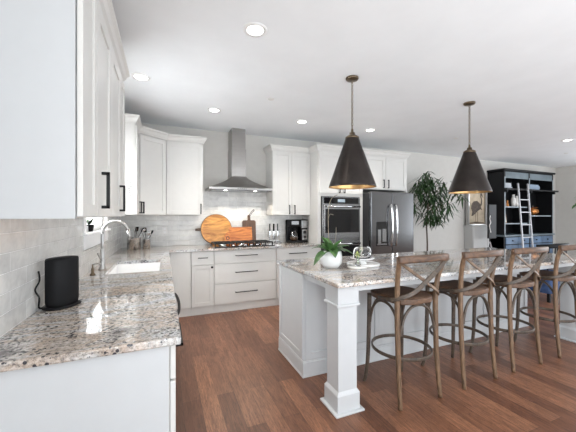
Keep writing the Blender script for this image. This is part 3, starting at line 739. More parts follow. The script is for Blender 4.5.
# fridge
t = thing('refrigerator', 'stainless French door refrigerator with ice dispenser', 'refrigerator', (3.66, 4.06, 0))
fx0, fx1, fy_ = 3.205, 4.15, 4.06
MB().box((fx0, fy_+.07, .03), (fx1, 4.84, 1.765), .004).build('body', 'greyp', t)
for s_, a_, b_ in ((0, fx0, 3.653), (1, 3.657, fx1)):
    d = MB().box((a_, fy_, .70), (b_, fy_+.068, 1.785), .012).build('door', 'dsteel', t)
    hx_ = 3.605 if s_ == 0 else 3.705
    m = MB(); m.tube([(hx_, fy_, .86), (hx_, fy_-.045, .885), (hx_, fy_-.062, 1.05), (hx_, fy_-.066, 1.22), (hx_, fy_-.062, 1.38), (hx_, fy_-.045, 1.535), (hx_, fy_, 1.56)], .016, 14, res=5); m.build('handle', 'chrome', d)
    if s_ == 0:
        q = MB().box((3.315, fy_-.004, .86), (3.555, fy_+.002, 1.275), .003).build('dispenser', 'glossblk', d)
        MB().box((3.33, fy_-.006, .875), (3.54, fy_-.0035, .90), .001).box((3.345, fy_-.0065, .90), (3.41, fy_-.0035, 1.14), .001).box((3.44, fy_-.0065, .93), (3.525, fy_-.0035, 1.15), .001).build('dispenser_tray', 'steel', q)
d = MB().box((fx0, fy_, .06), (fx1, fy_+.068, .69), .012).build('freezer_drawer', 'dsteel', t)
m = MB(); m.tube([(fx0+.08, fy_, .60), (fx0+.10, fy_-.05, .60), (3.655, fy_-.06, .60), (fx1-.10, fy_-.05, .60), (fx1-.08, fy_, .60)], .014, 12, res=5); m.build('handle', 'chrome', d)
MB().box((fx0+.02, fy_+.05, 0), (fx1-.02, 4.80, .06)).build('kick_plate', 'blackp', t)

# ------------------------------------------------------------------ island
t = thing('kitchen_island', 'white panelled kitchen island base with square corner posts under the granite top', 'kitchen island', (2.65, 2.3, 0))
IX0, IX1, IY0, IY1 = 1.105, 4.20, 2.285, 2.84
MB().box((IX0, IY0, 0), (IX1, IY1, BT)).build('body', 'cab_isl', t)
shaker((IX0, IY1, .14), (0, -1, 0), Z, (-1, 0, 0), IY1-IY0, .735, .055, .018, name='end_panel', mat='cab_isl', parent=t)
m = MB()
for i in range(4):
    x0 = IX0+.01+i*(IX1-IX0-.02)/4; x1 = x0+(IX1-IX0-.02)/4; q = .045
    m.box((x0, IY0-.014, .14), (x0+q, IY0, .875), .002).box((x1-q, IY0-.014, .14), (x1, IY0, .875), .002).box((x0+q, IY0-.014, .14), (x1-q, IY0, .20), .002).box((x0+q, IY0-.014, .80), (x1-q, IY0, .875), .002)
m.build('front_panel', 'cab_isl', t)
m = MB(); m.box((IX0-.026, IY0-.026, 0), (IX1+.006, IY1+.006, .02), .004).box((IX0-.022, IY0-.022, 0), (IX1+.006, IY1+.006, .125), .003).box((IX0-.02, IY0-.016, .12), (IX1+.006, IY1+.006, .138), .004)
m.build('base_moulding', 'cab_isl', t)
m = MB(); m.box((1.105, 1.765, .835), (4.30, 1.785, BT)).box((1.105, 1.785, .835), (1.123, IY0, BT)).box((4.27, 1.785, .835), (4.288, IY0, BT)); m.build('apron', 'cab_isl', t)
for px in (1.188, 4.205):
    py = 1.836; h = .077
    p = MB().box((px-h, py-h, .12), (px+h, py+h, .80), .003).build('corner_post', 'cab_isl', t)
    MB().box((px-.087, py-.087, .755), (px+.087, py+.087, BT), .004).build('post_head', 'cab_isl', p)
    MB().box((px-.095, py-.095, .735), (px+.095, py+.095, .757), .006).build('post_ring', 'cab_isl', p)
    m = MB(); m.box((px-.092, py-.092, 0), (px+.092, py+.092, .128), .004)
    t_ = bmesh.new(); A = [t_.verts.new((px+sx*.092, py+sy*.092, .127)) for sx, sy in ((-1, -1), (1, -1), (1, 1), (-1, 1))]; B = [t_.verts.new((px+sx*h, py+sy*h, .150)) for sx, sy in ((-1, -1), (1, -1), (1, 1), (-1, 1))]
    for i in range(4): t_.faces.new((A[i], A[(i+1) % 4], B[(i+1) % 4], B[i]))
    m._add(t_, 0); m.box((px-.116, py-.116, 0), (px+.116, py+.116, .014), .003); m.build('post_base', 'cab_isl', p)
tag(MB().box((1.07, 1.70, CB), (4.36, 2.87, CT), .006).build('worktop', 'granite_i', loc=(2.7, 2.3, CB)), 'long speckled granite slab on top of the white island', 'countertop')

# ------------------------------------------------------------------ bar stools
def make_stool():
    t = thing('bar_stool', '', 'bar stool', (0, 0, 0), 'cross-back bar stools along the island')
    sy = lambda y: y
    for s_ in (-1, 1):
        m = MB(); m.tube([(s_*.195, -.200, 0), (s_*.190, -.185, .16), (s_*.187, -.170, .36), (s_*.187, -.163, .60), (s_*.188, -.162, .76), (s_*.197, -.175, .90), (s_*.212, -.20, 1.0), (s_*.225, -.225, 1.06)], 0, 12, rr=[.015, .0165, .0185, .0195, .0195, .018, .0175, .016], res=4)
        m.build('back_post', 'stool', t)
    for s_ in (-1, 1):
        m = MB(); m.tube([(s_*.200, .205, 0), (s_*.192, .195, .05), (s_*.180, .182, .20), (s_*.175, .175, .45), (s_*.172, .170, .735)], 0, 12, rr=[.013, .014, .016, .017, .018], res=4); m.build('leg', 'stoolb', t)
    pts = []
    for a in range(40):
        q = a*2*PI/40; x, y = math.cos(q), math.sin(q); k = (abs(x)**3.2+abs(y)**3.2)**(-1/3.2); pts.append((x*k*(.205 if y > 0 else .19), y*k*.205))
    o = MB().prism(pts, .725, .766, .008).build('seat', 'stoolh', t)
    m = MB(); pp = [(x*.9, y*.9) for x, y in pts]; m.prism(pp, .765, .7685, .001); m.build('seat_pad', 'stoolh', o)
    # top rail, bowed backwards
    arc = [(x, -.222-.040*(1-(x/.24)**2), 1.062+.006*(1-(x/.24)**2)) for x in [-.24+.48*i/16 for i in range(17)]]
    m = MB(); m.tube(arc, 0, 12, flat=(.032, .052), up=(0, 0, 1)); m.build('top_rail', 'stoolh', t)
    for s_ in (-1, 1):
        m = MB(); y_ = -.012 if s_ > 0 else 0
        m.tube([(s_*.228, -.215+y_, 1.055), (s_*.13, -.232+y_, .985), (0, -.236+y_, .900), (-s_*.12, -.228+y_, .825), (-s_*.205, -.17, .775), (-s_*.222, -.08, .755), (-s_*.205, .02, .742)], 0, 8, flat=(.008, .031), up=(0, .5, 1), res=6); m.build('cross_strap', 'stool' if s_ < 0 else 'stoolb', t)
    # arches under the seat
    for k in range(4):
        r = Matrix.Rotation(k*PI/2, 3, 'Z'); sg = .170
        P = [(-.165, sg, .50), (-.155, sg, .56), (-.125, sg, .64), (-.07, sg, .695), (0, sg, .712), (.07, sg, .695), (.125, sg, .64), (.155, sg, .56), (.165, sg, .50)]
        m = MB(); m.tube([r @ Vector(p) for p in P], .0105, 8, res=4); m.build('arch_brace', 'stoolb', t)
    m = MB(); m.tube([(.222*math.cos(a*PI/18), .222*math.sin(a*PI/18), .335) for a in range(36)], 0, 10, flat=(.013, .026), closed=True, up=(0, 0, 1)); m.build('foot_ring', 'stoolb', t)
    return t
st = make_stool()
labs = ['brown wooden cross-back bar stool nearest to the square island post, leftmost of the row',
        'second brown cross-back bar stool from the left along the island',
        'third brown cross-back bar stool from the left along the island',
        'brown cross-back bar stool at the far right end of the island, cut by the frame']
for i, (x, y, a) in enumerate(((1.735, 1.83, 0), (2.385, 1.835, 1), (3.03, 1.84, -1), (3.73, 1.84, 0))):
    o = st if i == 0 else copy_tree(st)
    o.location = (x, y, 0); o.rotation_euler = (0, 0, math.radians(a)); o['label'] = labs[i]

# ------------------------------------------------------------------ on the island
t = thing('potted_orchid', 'leafy orchid in a white faceted pot on the near end of the island', 'potted plant', (1.36, 2.27, CT))
pc = (1.36, 2.27, 0)
o = MB().lathe([(.001, CT+.001), (.062, CT+.001), (.090, CT+.035), (.096, CT+.09), (.088, CT+.148), (.080, CT+.148), (.085, CT+.09), (.07, CT+.12), (.001, CT+.12)], pc, 8, mat=Matrix.Rotation(.3, 4, 'Z')).build('pot', 'pot', t)
MB().lathe([(0, CT+.134), (.082, CT+.13)], pc, 20, cap=False).build('soil', 'soil', t)
m = MB()
for a_, L_, up_, W_, dr in ((200, .22, .35, .085, .75), (165, .17, 1.1, .075, .35), (20, .20, .40, .08, .45), (330, .21, .55, .08, .6), (60, .16, .9, .07, .4), (110, .15, 1.3, .07, .3), (250, .20, .7, .08, .7), (290, .17, 1.2, .07, .5), (10, .14, 1.6, .06, .2), (225, .18, 1.5, .08, .3), (180, .19, 2.2, .075, .15), (90, .18, 1.9, .08, .2), (300, .19, 1.8, .075, .25), (345, .20, .9, .085, .4), (140, .20, .8, .08, .5)):
    q = math.radians(a_); m.leaf((1.36+.02*math.cos(q), 2.27+.02*math.sin(q), CT+.135), (math.cos(q), math.sin(q), up_), L_, W_, droop=dr, fold=.35, nseg=8)
m.build('leaves', 'leaf', t, solid=.0022)
m = MB(); m.tube([(1.35, 2.27, CT+.13), (1.335, 2.27, 1.20), (1.325, 2.26, 1.33), (1.322, 2.25, 1.43), (1.345, 2.24, 1.52), (1.40, 2.23, 1.555)], .0028, 6, res=5).tube([(1.325, 2.26, 1.34), (1.335, 2.25, 1.385), (1.365, 2.24, 1.38)], .002, 6, res=4); m.build('flower_stem', 'stem', t)
m = MB(); m.tube([(1.37, 2.26, CT+.13), (1.40, 2.26, 1.17), (1.405, 2.26, 1.27)], .0022, 6, res=4); m.build('flower_stem', 'stem', t)

t = thing('serving_tray', 'white scalloped marble tray on the island beside the orchid', 'tray', (1.65, 2.24, CT))
def disc(m, cx, cy, r, z0, z1, n=40, lip=.0): m.lathe([(.001, z0), (r*.96, z0), (r, (z0+z1)/2), (r*.97, z1), (.001, z1)], (cx, cy, 0), n)
m = MB(); disc(m, 1.565, 2.17, .085, CT+.001, CT+.014); m.build('small_lobe', 'marble', t)
m = MB(); disc(m, 1.70, 2.27, .15, CT+.001, CT+.014); m.build('tray_plate', 'marble', t)
m = MB(); m.tube([(1.70+.146*math.cos(a*PI/20), 2.27+.146*math.sin(a*PI/20), CT+.017) for a in range(40)], .005, 8, closed=True); m.build('tray_rim', 'porc', t)
t = thing('cake_stand', 'small white footed dish with tall side handles standing on the marble tray', 'dish', (1.70, 2.28, CT+.014))
MB().lathe([(.001, CT+.0145), (.042, CT+.0145), (.040, CT+.02), (.028, CT+.03), (.030, CT+.052), (.10, CT+.058), (.112, CT+.066), (.108, CT+.070), (.001, CT+.062)], (1.70, 2.28, 0), 36).build('footed_plate', 'porc', t)
for s_ in (-1, 1):
    m = MB(); bx_ = 1.70+s_*.095; m.tube([(bx_, 2.28-.0, CT+.066), (bx_, 2.28, CT+.12), (bx_-s_*.012, 2.28, CT+.155), (bx_-s_*.04, 2.28, CT+.165)], .0055, 8, res=4); m.build('handle', 'porc', t)
MB().lathe([(.080, CT+.068), (.083, CT+.068), (.083, CT+.11), (.070, CT+.145), (.035, CT+.168), (0, CT+.172), (0, CT+.170), (.034, CT+.165), (.068, CT+.143), (.080, CT+.11), (.080, CT+.068)], (1.70, 2.28, 0), 32, cap=False).build('glass_dome', 'glass', t)
t = thing('bud_vase', 'tiny clear vase of yellow-green and cream blossoms on the marble tray', 'vase of flowers', (1.565, 2.16, CT+.014))
MB().lathe([(.001, CT+.0145), (.022, CT+.0145), (.024, CT+.03), (.014, CT+.06), (.013, CT+.085), (.015, CT+.088), (.011, CT+.086), (.011, CT+.06), (.020, CT+.03), (.001, CT+.02)], (1.565, 2.16, 0), 20).build('vase', 'glass', t)
random.seed(4)
m = MB(); m.tube([(1.565, 2.16, CT+.025), (1.56, 2.16, CT+.09), (1.555, 2.16, CT+.12)], .002, 6).tube([(1.565, 2.16, CT+.03), (1.575, 2.16, CT+.10), (1.60, 2.16, CT+.16)], .002, 6); m.build('stems', 'leafb', t)
m = MB()
for i in range(40):
    d_ = Vector((random.gauss(0, 1), random.gauss(0, 1), random.gauss(0, 1))).normalized(); m.leaf(Vector((1.557, 2.16, CT+.12))+d_*.006, d_, .028, .013, droop=.1)
m.build('blossom', 'bud', t)
m = MB()
for i in range(26):
    d_ = Vector((random.gauss(0, 1), random.gauss(0, 1), random.gauss(0, 1))).normalized(); m.leaf(Vector((1.60, 2.16, CT+.165))+d_*.003, d_, .020, .010, droop=.1)
m.build('blossom', 'petal', t)

# ------------------------------------------------------------------ pendants and downlights
def pendant(x, y):
    t = thing('pendant_lamp', '', 'pendant light', (x, y, H), 'cone pendant lamps over the island')
    MB().lathe([(.001, H-.001), (.062, H-.001), (.064, H-.012), (.055, H-.024), (.001, H-.026)], (x, y, 0), 28).build('ceiling_canopy', 'brass', t)
    m = MB(); z = H-.026; i = 0
    while z > 2.24:
        c = (x, y, z-.014); pp = []
        for k in range(10):
            a_ = k*2*PI/10; ax = .0095*math.cos(a_); az = .018*math.sin(a_)
            pp.append((x+(ax if i % 2 else 0), y+(0 if i % 2 else ax), z-.014+az))
        m.tube(pp, .0032, 6, closed=True); z -= .028; i += 1
    m.build('chain', 'brass', t)
    m = MB(); m.lathe([(.001, 2.235), (.008, 2.235), (.012, 2.225), (.012, 2.20), (.026, 2.195), (.028, 2.17), (.045, 2.165), (.066, 2.150), (.068, 2.135), (.001, 2.135)], (x, y, 0), 28); m.build('cap', 'brass', t)
    o = MB().lathe([(.066, 2.140), (.070, 2.125), (.230, 1.668), (.232, 1.655), (.229, 1.655), (.227, 1.668), (.066, 2.122), (.064, 2.136)], (x, y, 0), 56, cap=False).build('shade', ['bronze', 'gold'], t)
    for f in o.data.polygons:
        c = f.center; r_ = math.hypot(c.x, c.y); zz = c.z+H
        if f.normal.x*c.x+f.normal.y*c.y > .0001 : f.material_index = 1
    MB().lathe([(0, 1.93), (.022, 1.94), (.03, 1.965), (.022, 1.995), (.014, 2.02), (.014, 2.13)], (x, y, 0), 18).build('bulb', 'trim', t)
    return t
p1 = pendant(1.72, 2.47); p1['label'] = 'dark bronze cone pendant lamp hanging in front of the wall oven, nearer of the two'
p2 = copy_tree(p1); p2.location = (3.41, 2.47, H); p2['label'] = 'dark bronze cone pendant lamp hanging beside the bookcase, farther of the two'
ll = ['largest recessed ceiling downlight, nearest to us', 'recessed ceiling downlight in front of the left upper cabinets', 'recessed ceiling downlight in front of the hood chimney',
      'recessed ceiling downlight above the coffee maker cabinet', 'recessed ceiling downlight above the refrigerator cabinet', 'recessed ceiling downlight at the right edge near the bookcase',
      'recessed ceiling downlight outside the picture over the bar stools', 'recessed ceiling downlight outside the picture near the camera', 'recessed ceiling downlight outside the picture at the far right']
dl = None
for i, (x, y) in enumerate(LAMPS):
    if dl is None:
        dl = thing('recessed_downlight', ll[0], 'ceiling light', (x, y, H), 'recessed ceiling downlights')
        MB().lathe([(.060, H-.004), (.062, H-.007), (.088, H-.004), (.09, H-.0005), (.06, H-.0005)], (x, y, 0), 32, cap=False).build('trim_ring', 'trim', dl)
        MB().lathe([(0, H-.004), (.061, H-.004), (.061, H-.001)], (x, y, 0), 32).build('lens', 'lampglow', dl); o = dl
    else: o = copy_tree(dl); o.location = (x, y, H); o['label'] = ll[i]
    l = bpy.data.lights.new('downlight', 'SPOT'); l.energy = DOWN*3; l.spot_size = 1.85; l.spot_blend = 1.0; l.color = (1, .93, .84); l.shadow_soft_size = .06
    q = bpy.data.objects.new('downlight', l); q.location = (x, y, H-.03); COL.objects.link(q)
for x, y, lb in ((1.156, 3.286, 'small white ceiling sprinkler cap between the two middle downlights'), (4.733, 3.677, 'small grey ceiling sprinkler cap left of the far pendant'), (8.07, 3.63, 'small grey ceiling sprinkler cap above the bookcase')):
    tag(MB().lathe([(.001, H-.010), (.028, H-.010), (.04, H-.0005), (.001, H-.0005)], (x, y, 0), 24).build('sprinkler_cap', 'plate', loc=(x, y, H)), lb, 'sprinkler')

# ------------------------------------------------------------------ far end of the room
# indoor tree
random.seed(21)
def tree(name, label, bx, by, trunk, tips, mat, L=.17, W=.024, per=26, droop=.5, pot='pewter', spread=.17):
    t = thing(name, label, 'potted tree', (bx, by, 0))
    MB().lathe([(.001, .001), (.13, .001), (.17, .30), (.18, .31), (.16, .31), (.15, .27), (.001, .27)], (bx, by, 0), 28).build('pot', pot, t)
    MB().lathe([(0, .285), (.155, .28)], (bx, by, 0), 24, cap=False).build('soil', 'soil', t)
    m = MB(); m.tube(trunk, 0, 8, rr=[.017-.006*i/len(trunk) for i in range(len(trunk))], res=4); m.build('trunk', 'bark', t)
    m = MB(); lf = MB()
    for (tx, ty, tz, si) in tips:
        s0 = Vector(trunk[si]); e = Vector((tx, ty, tz)); mid = (s0+e)/2+Vector((0, 0, .10))
        pts = [s0, mid, e]; m.tube(pts, 0, 6, rr=[.009, .006, .003], res=5)
        for i in range(per):
            u = .35+.75*random.random()
            p = s0*(1-u)**2+mid*2*u*(1-u)+e*u*u if u <= 1 else e
            p = p+Vector((random.gauss(0, spread*.28), random.gauss(0, spread*.28), random.gauss(0, spread*.28)))
            a_ = random.random()*2*PI; dz = random.uniform(-1.0, .25)
            lf.leaf(p, (math.cos(a_), math.sin(a_), dz), L*random.uniform(.7, 1.15), W*random.uniform(.8, 1.2), droop=droop*random.uniform(.5, 1.3), nseg=4, fold=.2)
    m.build('branches', 'bark', t); lf.build('foliage', mat, t)
    return t
tx, ty = 4.82, 4.38
trunk = [(tx, ty, .27), (tx+.01, ty, .8), (tx-.01, ty, 1.2), (tx+.02, ty, 1.5), (tx+.05, ty, 1.8)]
tips = [(tx-.33, ty-.05, 1.95, 3), (tx-.15, ty-.1, 2.12, 4), (tx+.12, ty, 2.16, 4), (tx+.42, ty-.05, 2.02, 4), (tx-.30, ty+.1, 1.60, 2), (tx+.30, ty+.1, 1.72, 3), (tx+.62, ty-.05, 1.60, 3),
        (tx-.12, ty-.15, 1.40, 2), (tx+.14, ty-.2, 1.35, 2), (tx-.02, ty-.1, 1.82, 3), (tx+.50, ty+.1, 1.84, 3), (tx-.25, ty+.05, 1.85, 3), (tx+.22, ty-.1, 1.50, 2), (tx-.2, ty, 2.05, 4), (tx+.86, ty-.1, 1.78, 4)]
tree('indoor_tree', 'tall indoor tree with long drooping narrow leaves between the refrigerator and the bird picture', tx, ty, trunk, tips, 'leaft', L=.20, W=.030, per=38, spread=.22)
tx, ty = 9.32, 3.75
trunk = [(tx, ty, .27), (tx, ty, .9), (tx-.05, ty, 1.4)]
tree('indoor_tree', 'green-leaved potted plant at the right edge of the picture', tx, ty, trunk, [(tx-.32, ty, 1.78, 2), (tx-.22, ty, 1.66, 2), (tx+.1, ty+.1, 1.9, 2), (tx+.3, ty, 1.7, 2), (tx, ty-.1, 2.0, 2)], 'leafb', L=.2, W=.07, per=7, spread=.15)

# white pedestal with the bird picture
t = thing('pedestal_cabinet', 'tall narrow white cabinet against the back wall below the bird picture', 'cabinet', (6.82, 4.87, 0))
MB().box((6.53, 4.66, 0), (7.11, YB-.002, 1.13), .004).build('body', 'ped', t)
MB().box((6.51, 4.64, 1.13), (7.13, YB-.002, 1.15), .003).build('top', 'ped', t)
shaker((6.54, 4.66, .12), (1, 0, 0), Z, (0, -1, 0), .56, .98, .07, mat='ped', parent=t)
t = thing('picture', 'tan picture of a dark long-necked wading bird in a silver frame behind the far pendant', 'picture', (6.83, 4.78, 1.151))
px0, px1, pz0, pz1, py0 = 6.52, 7.14, 1.151, 1.96, 4.74
m = MB(); fw = .03
m.box((px0, py0, pz0), (px0+fw, py0+.08, pz1), .004).box((px1-fw, py0, pz0), (px1, py0+.08, pz1), .004).box((px0+fw, py0, pz0), (px1-fw, py0+.08, pz0+fw), .004).box((px0+fw, py0, pz1-fw), (px1-fw, py0+.08, pz1), .004); m.build('frame', 'nickel', t)
M['paper'] = plain('tan_paper', (.50, .41, .30), .8, var=.2, sc_=6)
M['birdc'] = plain('bird_grey_brown', (.10, .075, .06), .8, var=.4, sc_=20)
M['birdl'] = plain('bird_pale_leg', (.22, .16, .11), .8)
cv = MB().box((px0+fw, py0+.03, pz0+fw), (px1-fw, py0+.04, pz1-fw)).build('canvas', 'paper', t)
mt = Matrix.Translation((px0, py0+.030, pz0)) @ Matrix.Rotation(PI/2, 4, 'X')
def shp(pts, mat): MB().prism(pts, 0, .001, mat=mt).build('bird_drawing', mat, cv)
shp([(.14, .50), (.20, .56), (.33, .58), (.42, .52), (.47, .42), (.50, .36), (.44, .38), (.36, .34), (.28, .28), (.18, .22), (.13, .22), (.16, .32), (.12, .40)][::-1], 'birdc')
shp([(.38, .53), (.45, .50), (.47, .60), (.44, .68), (.44, .74), (.47, .77), (.50, .75), (.55, .65), (.53, .66), (.50, .69), (.48, .71), (.48, .67), (.51, .60), (.50, .50), (.46, .44)][::-1], 'birdc')
shp([(.27, .30), (.29, .30), (.27, .08), (.33, .06), (.25, .05)][::-1], 'birdl'); shp([(.33, .32), (.35, .32), (.36, .08), (.42, .06), (.34, .05)][::-1], 'birdl')
shp([(.05, .03), (.57, .03), (.57, .07), (.30, .09), (.05, .06)][::-1], 'birdl')

# panel on a tripod
t = thing('panel_stand', 'slim dark grey panel on a thin tripod stand between the bird picture and the bookcase', 'stand', (6.88, 4.45, 0))
MB().box((6.75, 4.42, .86), (7.0, 4.47, 1.63), .008).build('panel', 'greyp', t)
MB().tube([(6.875, 4.49, .45), (6.875, 4.49, 1.40)], .014, 10).build('pole', 'blackp', t)
MB().box((6.85, 4.465, 1.22), (6.90, 4.50, 1.30)).build('clamp', 'blackp', t)
for a_ in (-95, 8, 172):
    q = math.radians(a_); MB().tube([(6.875, 4.49, .80), (6.875+.26*math.cos(q), 4.49+.26*math.sin(q), .008)], .009, 8).build('leg', 'ladder', t)
m = MB(); m.tube([(6.78, 4.415, 1.38), (6.74, 4.40, 1.30), (6.77, 4.40, 1.22), (6.73, 4.40, 1.16), (6.76, 4.41, 1.08), (6.80, 4.415, 1.0)], .008, 8, res=5); m.build('cable', 'plate', t)

# bookcase
BX0, BX1, BY0 = 7.365, 9.35, 4.48; MX = 8.33
t = thing('bookcase', 'large black bookcase with window reflection coloured pale blue-grey into its edges and drawers, against the back wall', 'bookcase', (8.36, YB, 0))
m = MB(); m.box((BX0, BY0+.012, 0), (BX0+.04, YB-.003, 2.44)).box((BX1-.04, BY0+.012, 0), (BX1, YB-.003, 2.44)).box((BX0, YB-.025, 0), (BX1, YB-.003, 2.44)).box((MX-.025, BY0+.012, 0), (MX+.025, YB-.025, 2.44)).box((BX0, BY0+.012, 2.42), (BX1, YB-.003, 2.445))
m.build('carcass', 'case', t)
MB().box((BX0-.04, BY0-.04, 2.445), (BX1+.04, YB-.003, 2.49), .01).build('cornice', 'case', t)
m = MB()
for x in (BX0, MX-.03, BX1-.05): m.box((x, BY0-.004, .92), (x+(.06 if x == MX-.03 else .05), BY0+.012, 2.44), .002)
m.build('face_frame', 'case', t)
m = MB()
for x in (BX0+.012, MX-.008, BX1-.03): m.box((x, BY0-.010, .92), (x+.022, BY0-.003, 2.30), .002)
m.build('frame_bead', 'edge', t)
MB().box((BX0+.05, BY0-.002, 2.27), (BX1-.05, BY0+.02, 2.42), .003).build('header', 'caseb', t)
for x0, x1, zs in ((BX0+.04, MX-.025, (2.04, 1.60, 1.20)), (MX+.025, BX1-.04, (2.04, 1.385))):
    for z_ in zs:
        MB().box((x0, BY0+.03, z_-.028), (x1, YB-.025, z_), .002).build('shelf', 'case', t); MB().box((x0, BY0+.024, z_-.026), (x1, BY0+.030, z_-.002)).build('shelf_edge', 'edge', t)
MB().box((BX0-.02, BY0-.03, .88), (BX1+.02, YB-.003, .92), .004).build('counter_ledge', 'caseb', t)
m = MB(); m.box((BX0, BY0+.002, .06), (BX1, YB-.03, .88)); m.build('lower_body', 'case', t)
for i, (x0, x1) in enumerate(((BX0+.05, BX0+.52), (BX0+.53, MX-.03), (MX+.03, MX+.50), (MX+.51, BX1-.05))):
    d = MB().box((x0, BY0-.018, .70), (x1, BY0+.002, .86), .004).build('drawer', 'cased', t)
    MB().lathe([(0, 0), (.018, 0), (.014, .02), (0, .02)], ((x0+x1)/2, BY0-.018, .78), 14, mat=Matrix.Rotation(PI/2, 4, 'X')).build('knob', 'case', d)
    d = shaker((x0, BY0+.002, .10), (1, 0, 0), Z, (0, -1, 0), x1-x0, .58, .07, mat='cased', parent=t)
m = MB(); m.box((BX0-.02, BY0-.075, 1.985), (BX1+.10, BY0-.045, 2.025), .006)
for x in (BX0+.03, MX, BX1-.03): m.box((x-.02, BY0-.06, 1.93), (x+.02, BY0, 2.03), .006)
m.build('ladder_rail', 'case', t)
# ladder
t = thing('library_ladder', 'silver library ladder leaning on the rail of the black bookcase', 'ladder', (7.885, 4.25, 0))
sl = (4.372-4.22)/2.13
for x in (7.70, 8.07):
    MB().box((x-.015, 4.205, 0), (x+.015, 4.235, 2.15), .004, rot=R('X', -math.degrees(math.atan(sl))), piv=(x, 4.22, 0)).build('stile', 'ladder', t)
for i in range(6):
    z_ = .28+i*.295; y_ = 4.22+sl*z_
    MB().box((7.715, y_-.02, z_-.011), (8.055, y_+.02, z_+.011), .003).build('rung', 'ladder', t)
# things on the shelves
def book_stack(x0, z, n, w, mat, cat, lab, grp, y=4.55):
    o0 = None
    for i in range(n):
        dx = random.uniform(-.02, .02)+i*.015
        wd = w-i*.03
        o = MB().box((x0+dx, y, z+i*.032+.0005), (x0+dx+wd, y+.2, z+i*.032+.031), .003)
        o = o.build('book', mat, loc=(x0+dx+wd/2, y+.1, z+i*.032)); tag(o, lab+[', bottom of its stack', ', second from the bottom', ', third from the bottom', ', top of its stack'][i if i < n-1 else 3], 'book', grp)
book_stack(7.44, 2.04, 4, .34, 'bookw', 'book', 'pale book lying on the top shelf left of the ladder', 'books on the top left shelf')
book_stack(8.40, 2.04, 4, .52, 'bookb', 'book', 'blue-grey book lying on the top right shelf', 'books on the top right shelf')
def figurine(x, z, h, mat, lab, y=4.62):
    r = h*.22
    o = MB().lathe([(.001, z+.001), (r, z+.001), (r*.8, z+h*.12), (r*.9, z+h*.35), (r*.55, z+h*.6), (r*.3, z+h*.68), (r*.55, z+h*.8), (r*.5, z+h*.92), (.001, z+h)], (x, y, 0), 20).build('figurine', mat, loc=(x, y, z)); tag(o, lab, 'figurine')
figurine(7.50, 1.60, .27, 'marble', 'pale figurine on the upper left shelf of the bookcase')
figurine(7.62, 1.60, .20, 'pewter', 'brown figurine on the upper left shelf of the bookcase')
figurine(7.72, 1.60, .16, 'copper', 'small copper figurine behind the ladder stile')
def jar(x, z, h, r, mat, lab, y=4.60):
    o = MB().lathe([(.001, z+.001), (r*.7, z+.001), (r, z+h*.3), (r, z+h*.6), (r*.5, z+h*.82), (r*.55, z+h), (r*.4, z+h), (r*.4, z+h*.8), (.001, z+h*.7)], (x, y, 0), 22).build('vase', mat, loc=(x, y, z)); tag(o, lab, 'vase')
jar(7.92, 1.60, .30, .055, 'marble', 'pale vase seen between the ladder stiles, left one')
jar(8.05, 1.60, .27, .05, 'marble', 'pale vase seen between the ladder stiles, right one')
jar(8.43, 1.385, .32, .04, 'porc', 'slim white vase at the left end of the right shelf')
t = thing('leaning_frame', 'small brown framed photo leaning on the lower left shelf of the bookcase', 'picture frame', (7.56, 4.62, 1.2))
q = MB(); q.box((7.45, 4.60, 1.201), (7.68, 4.615, 1.50), .004, rot=R('X', -8), piv=(7.5, 4.6, 1.2)); q.build('frame', 'pewter', t)
MB().box((7.475, 4.597, 1.225), (7.655, 4.601, 1.475), rot=R('X', -8), piv=(7.5, 4.6, 1.2)).build('photo', 'petal', t)
MB().lathe([(0, 0), (.05, 0), (.05, .002), (0, .002)], (7.565, 4.613, 1.35), 16, mat=Matrix.Rotation(PI/2, 4, 'X'), sx=1, sy=1.6).build('photo_figure', 'pewter', t)
t = thing('decorative_pumpkin', 'orange copper ribbed pumpkin ornament on the right shelf of the bookcase', 'ornament', (8.78, 4.65, 1.385))
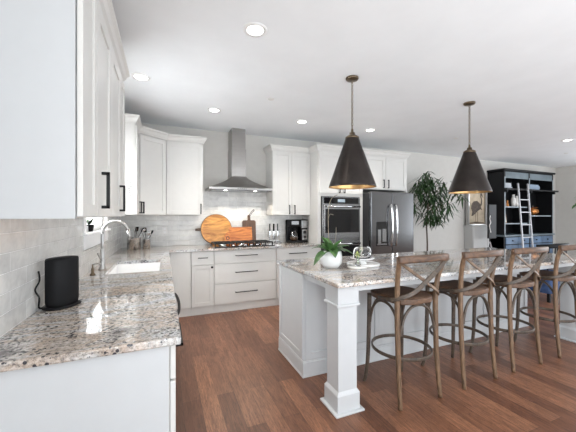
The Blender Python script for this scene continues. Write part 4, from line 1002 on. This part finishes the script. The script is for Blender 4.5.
m = MB(); n = 48; t_ = bmesh.new(); rings = []
for k in range(13):
    p_ = -PI/2+PI*k/12; ring = []
    for i in range(n):
        a_ = 2*PI*i/n; rb = 1-.10*abs(math.cos(a_*4.5)); rr_ = .165*math.cos(p_)*rb+.001
        ring.append(t_.verts.new((8.78+rr_*math.cos(a_), 4.65+rr_*.75*math.sin(a_), 1.385+.105+.10*math.sin(p_)*(1-.15*math.cos(p_)**0))))
    rings.append(ring)
for a_, b_ in zip(rings, rings[1:]):
    for i in range(n): t_.faces.new((a_[i], a_[(i+1) % n], b_[(i+1) % n], b_[i]))
for f in t_.faces: f.smooth = True
m._add(t_, 0); m.build('body', 'copper', t)
MB().tube([(8.78, 4.65, 1.56), (8.785, 4.65, 1.60), (8.80, 4.645, 1.64)], 0, 8, rr=[.02, .012, .014], res=3).build('stalk', 'bark', t)
m = MB(); m.leaf((8.78, 4.64, 1.57), (-1, -.3, .3), .16, .06).leaf((8.78, 4.64, 1.57), (.8, -.5, .4), .14, .06); m.build('leaves', 'copper', t, solid=.003)

# dining chair beyond the island
t = thing('dining_chair', 'dark-backed chair with blue upholstered seat beyond the far end of the island', 'chair', (5.85, 2.90, 0))
MB().box((5.60, 2.72, .13), (6.08, 3.16, .46), .03).build('seat', 'blue', t)
m = MB(); m.tube([(5.60, 2.90, .87), (5.62, 2.74, .89), (5.74, 2.66, .90), (5.95, 2.66, .90), (6.07, 2.74, .89), (6.09, 2.90, .87)], 0, 8, flat=(.04, .07), up=(0, 0, 1), res=6)
m.build('top_rail', 'case', t)
m = MB()
for x, y in ((5.605, 2.88), (5.63, 2.75), (5.72, 2.68), (5.80, 2.665), (5.89, 2.665), (5.97, 2.68), (6.06, 2.75), (6.085, 2.88)): m.tube([(x, y+.02, .44), (x, y, .87)], .010, 8)
m.build('back_spindles', 'case', t)
for x, y in ((5.63, 2.75), (6.05, 2.75), (5.63, 3.13), (6.05, 3.13)): MB().box((x-.02, y-.02, 0), (x+.02, y+.02, .14), .003).build('leg', 'case', t)
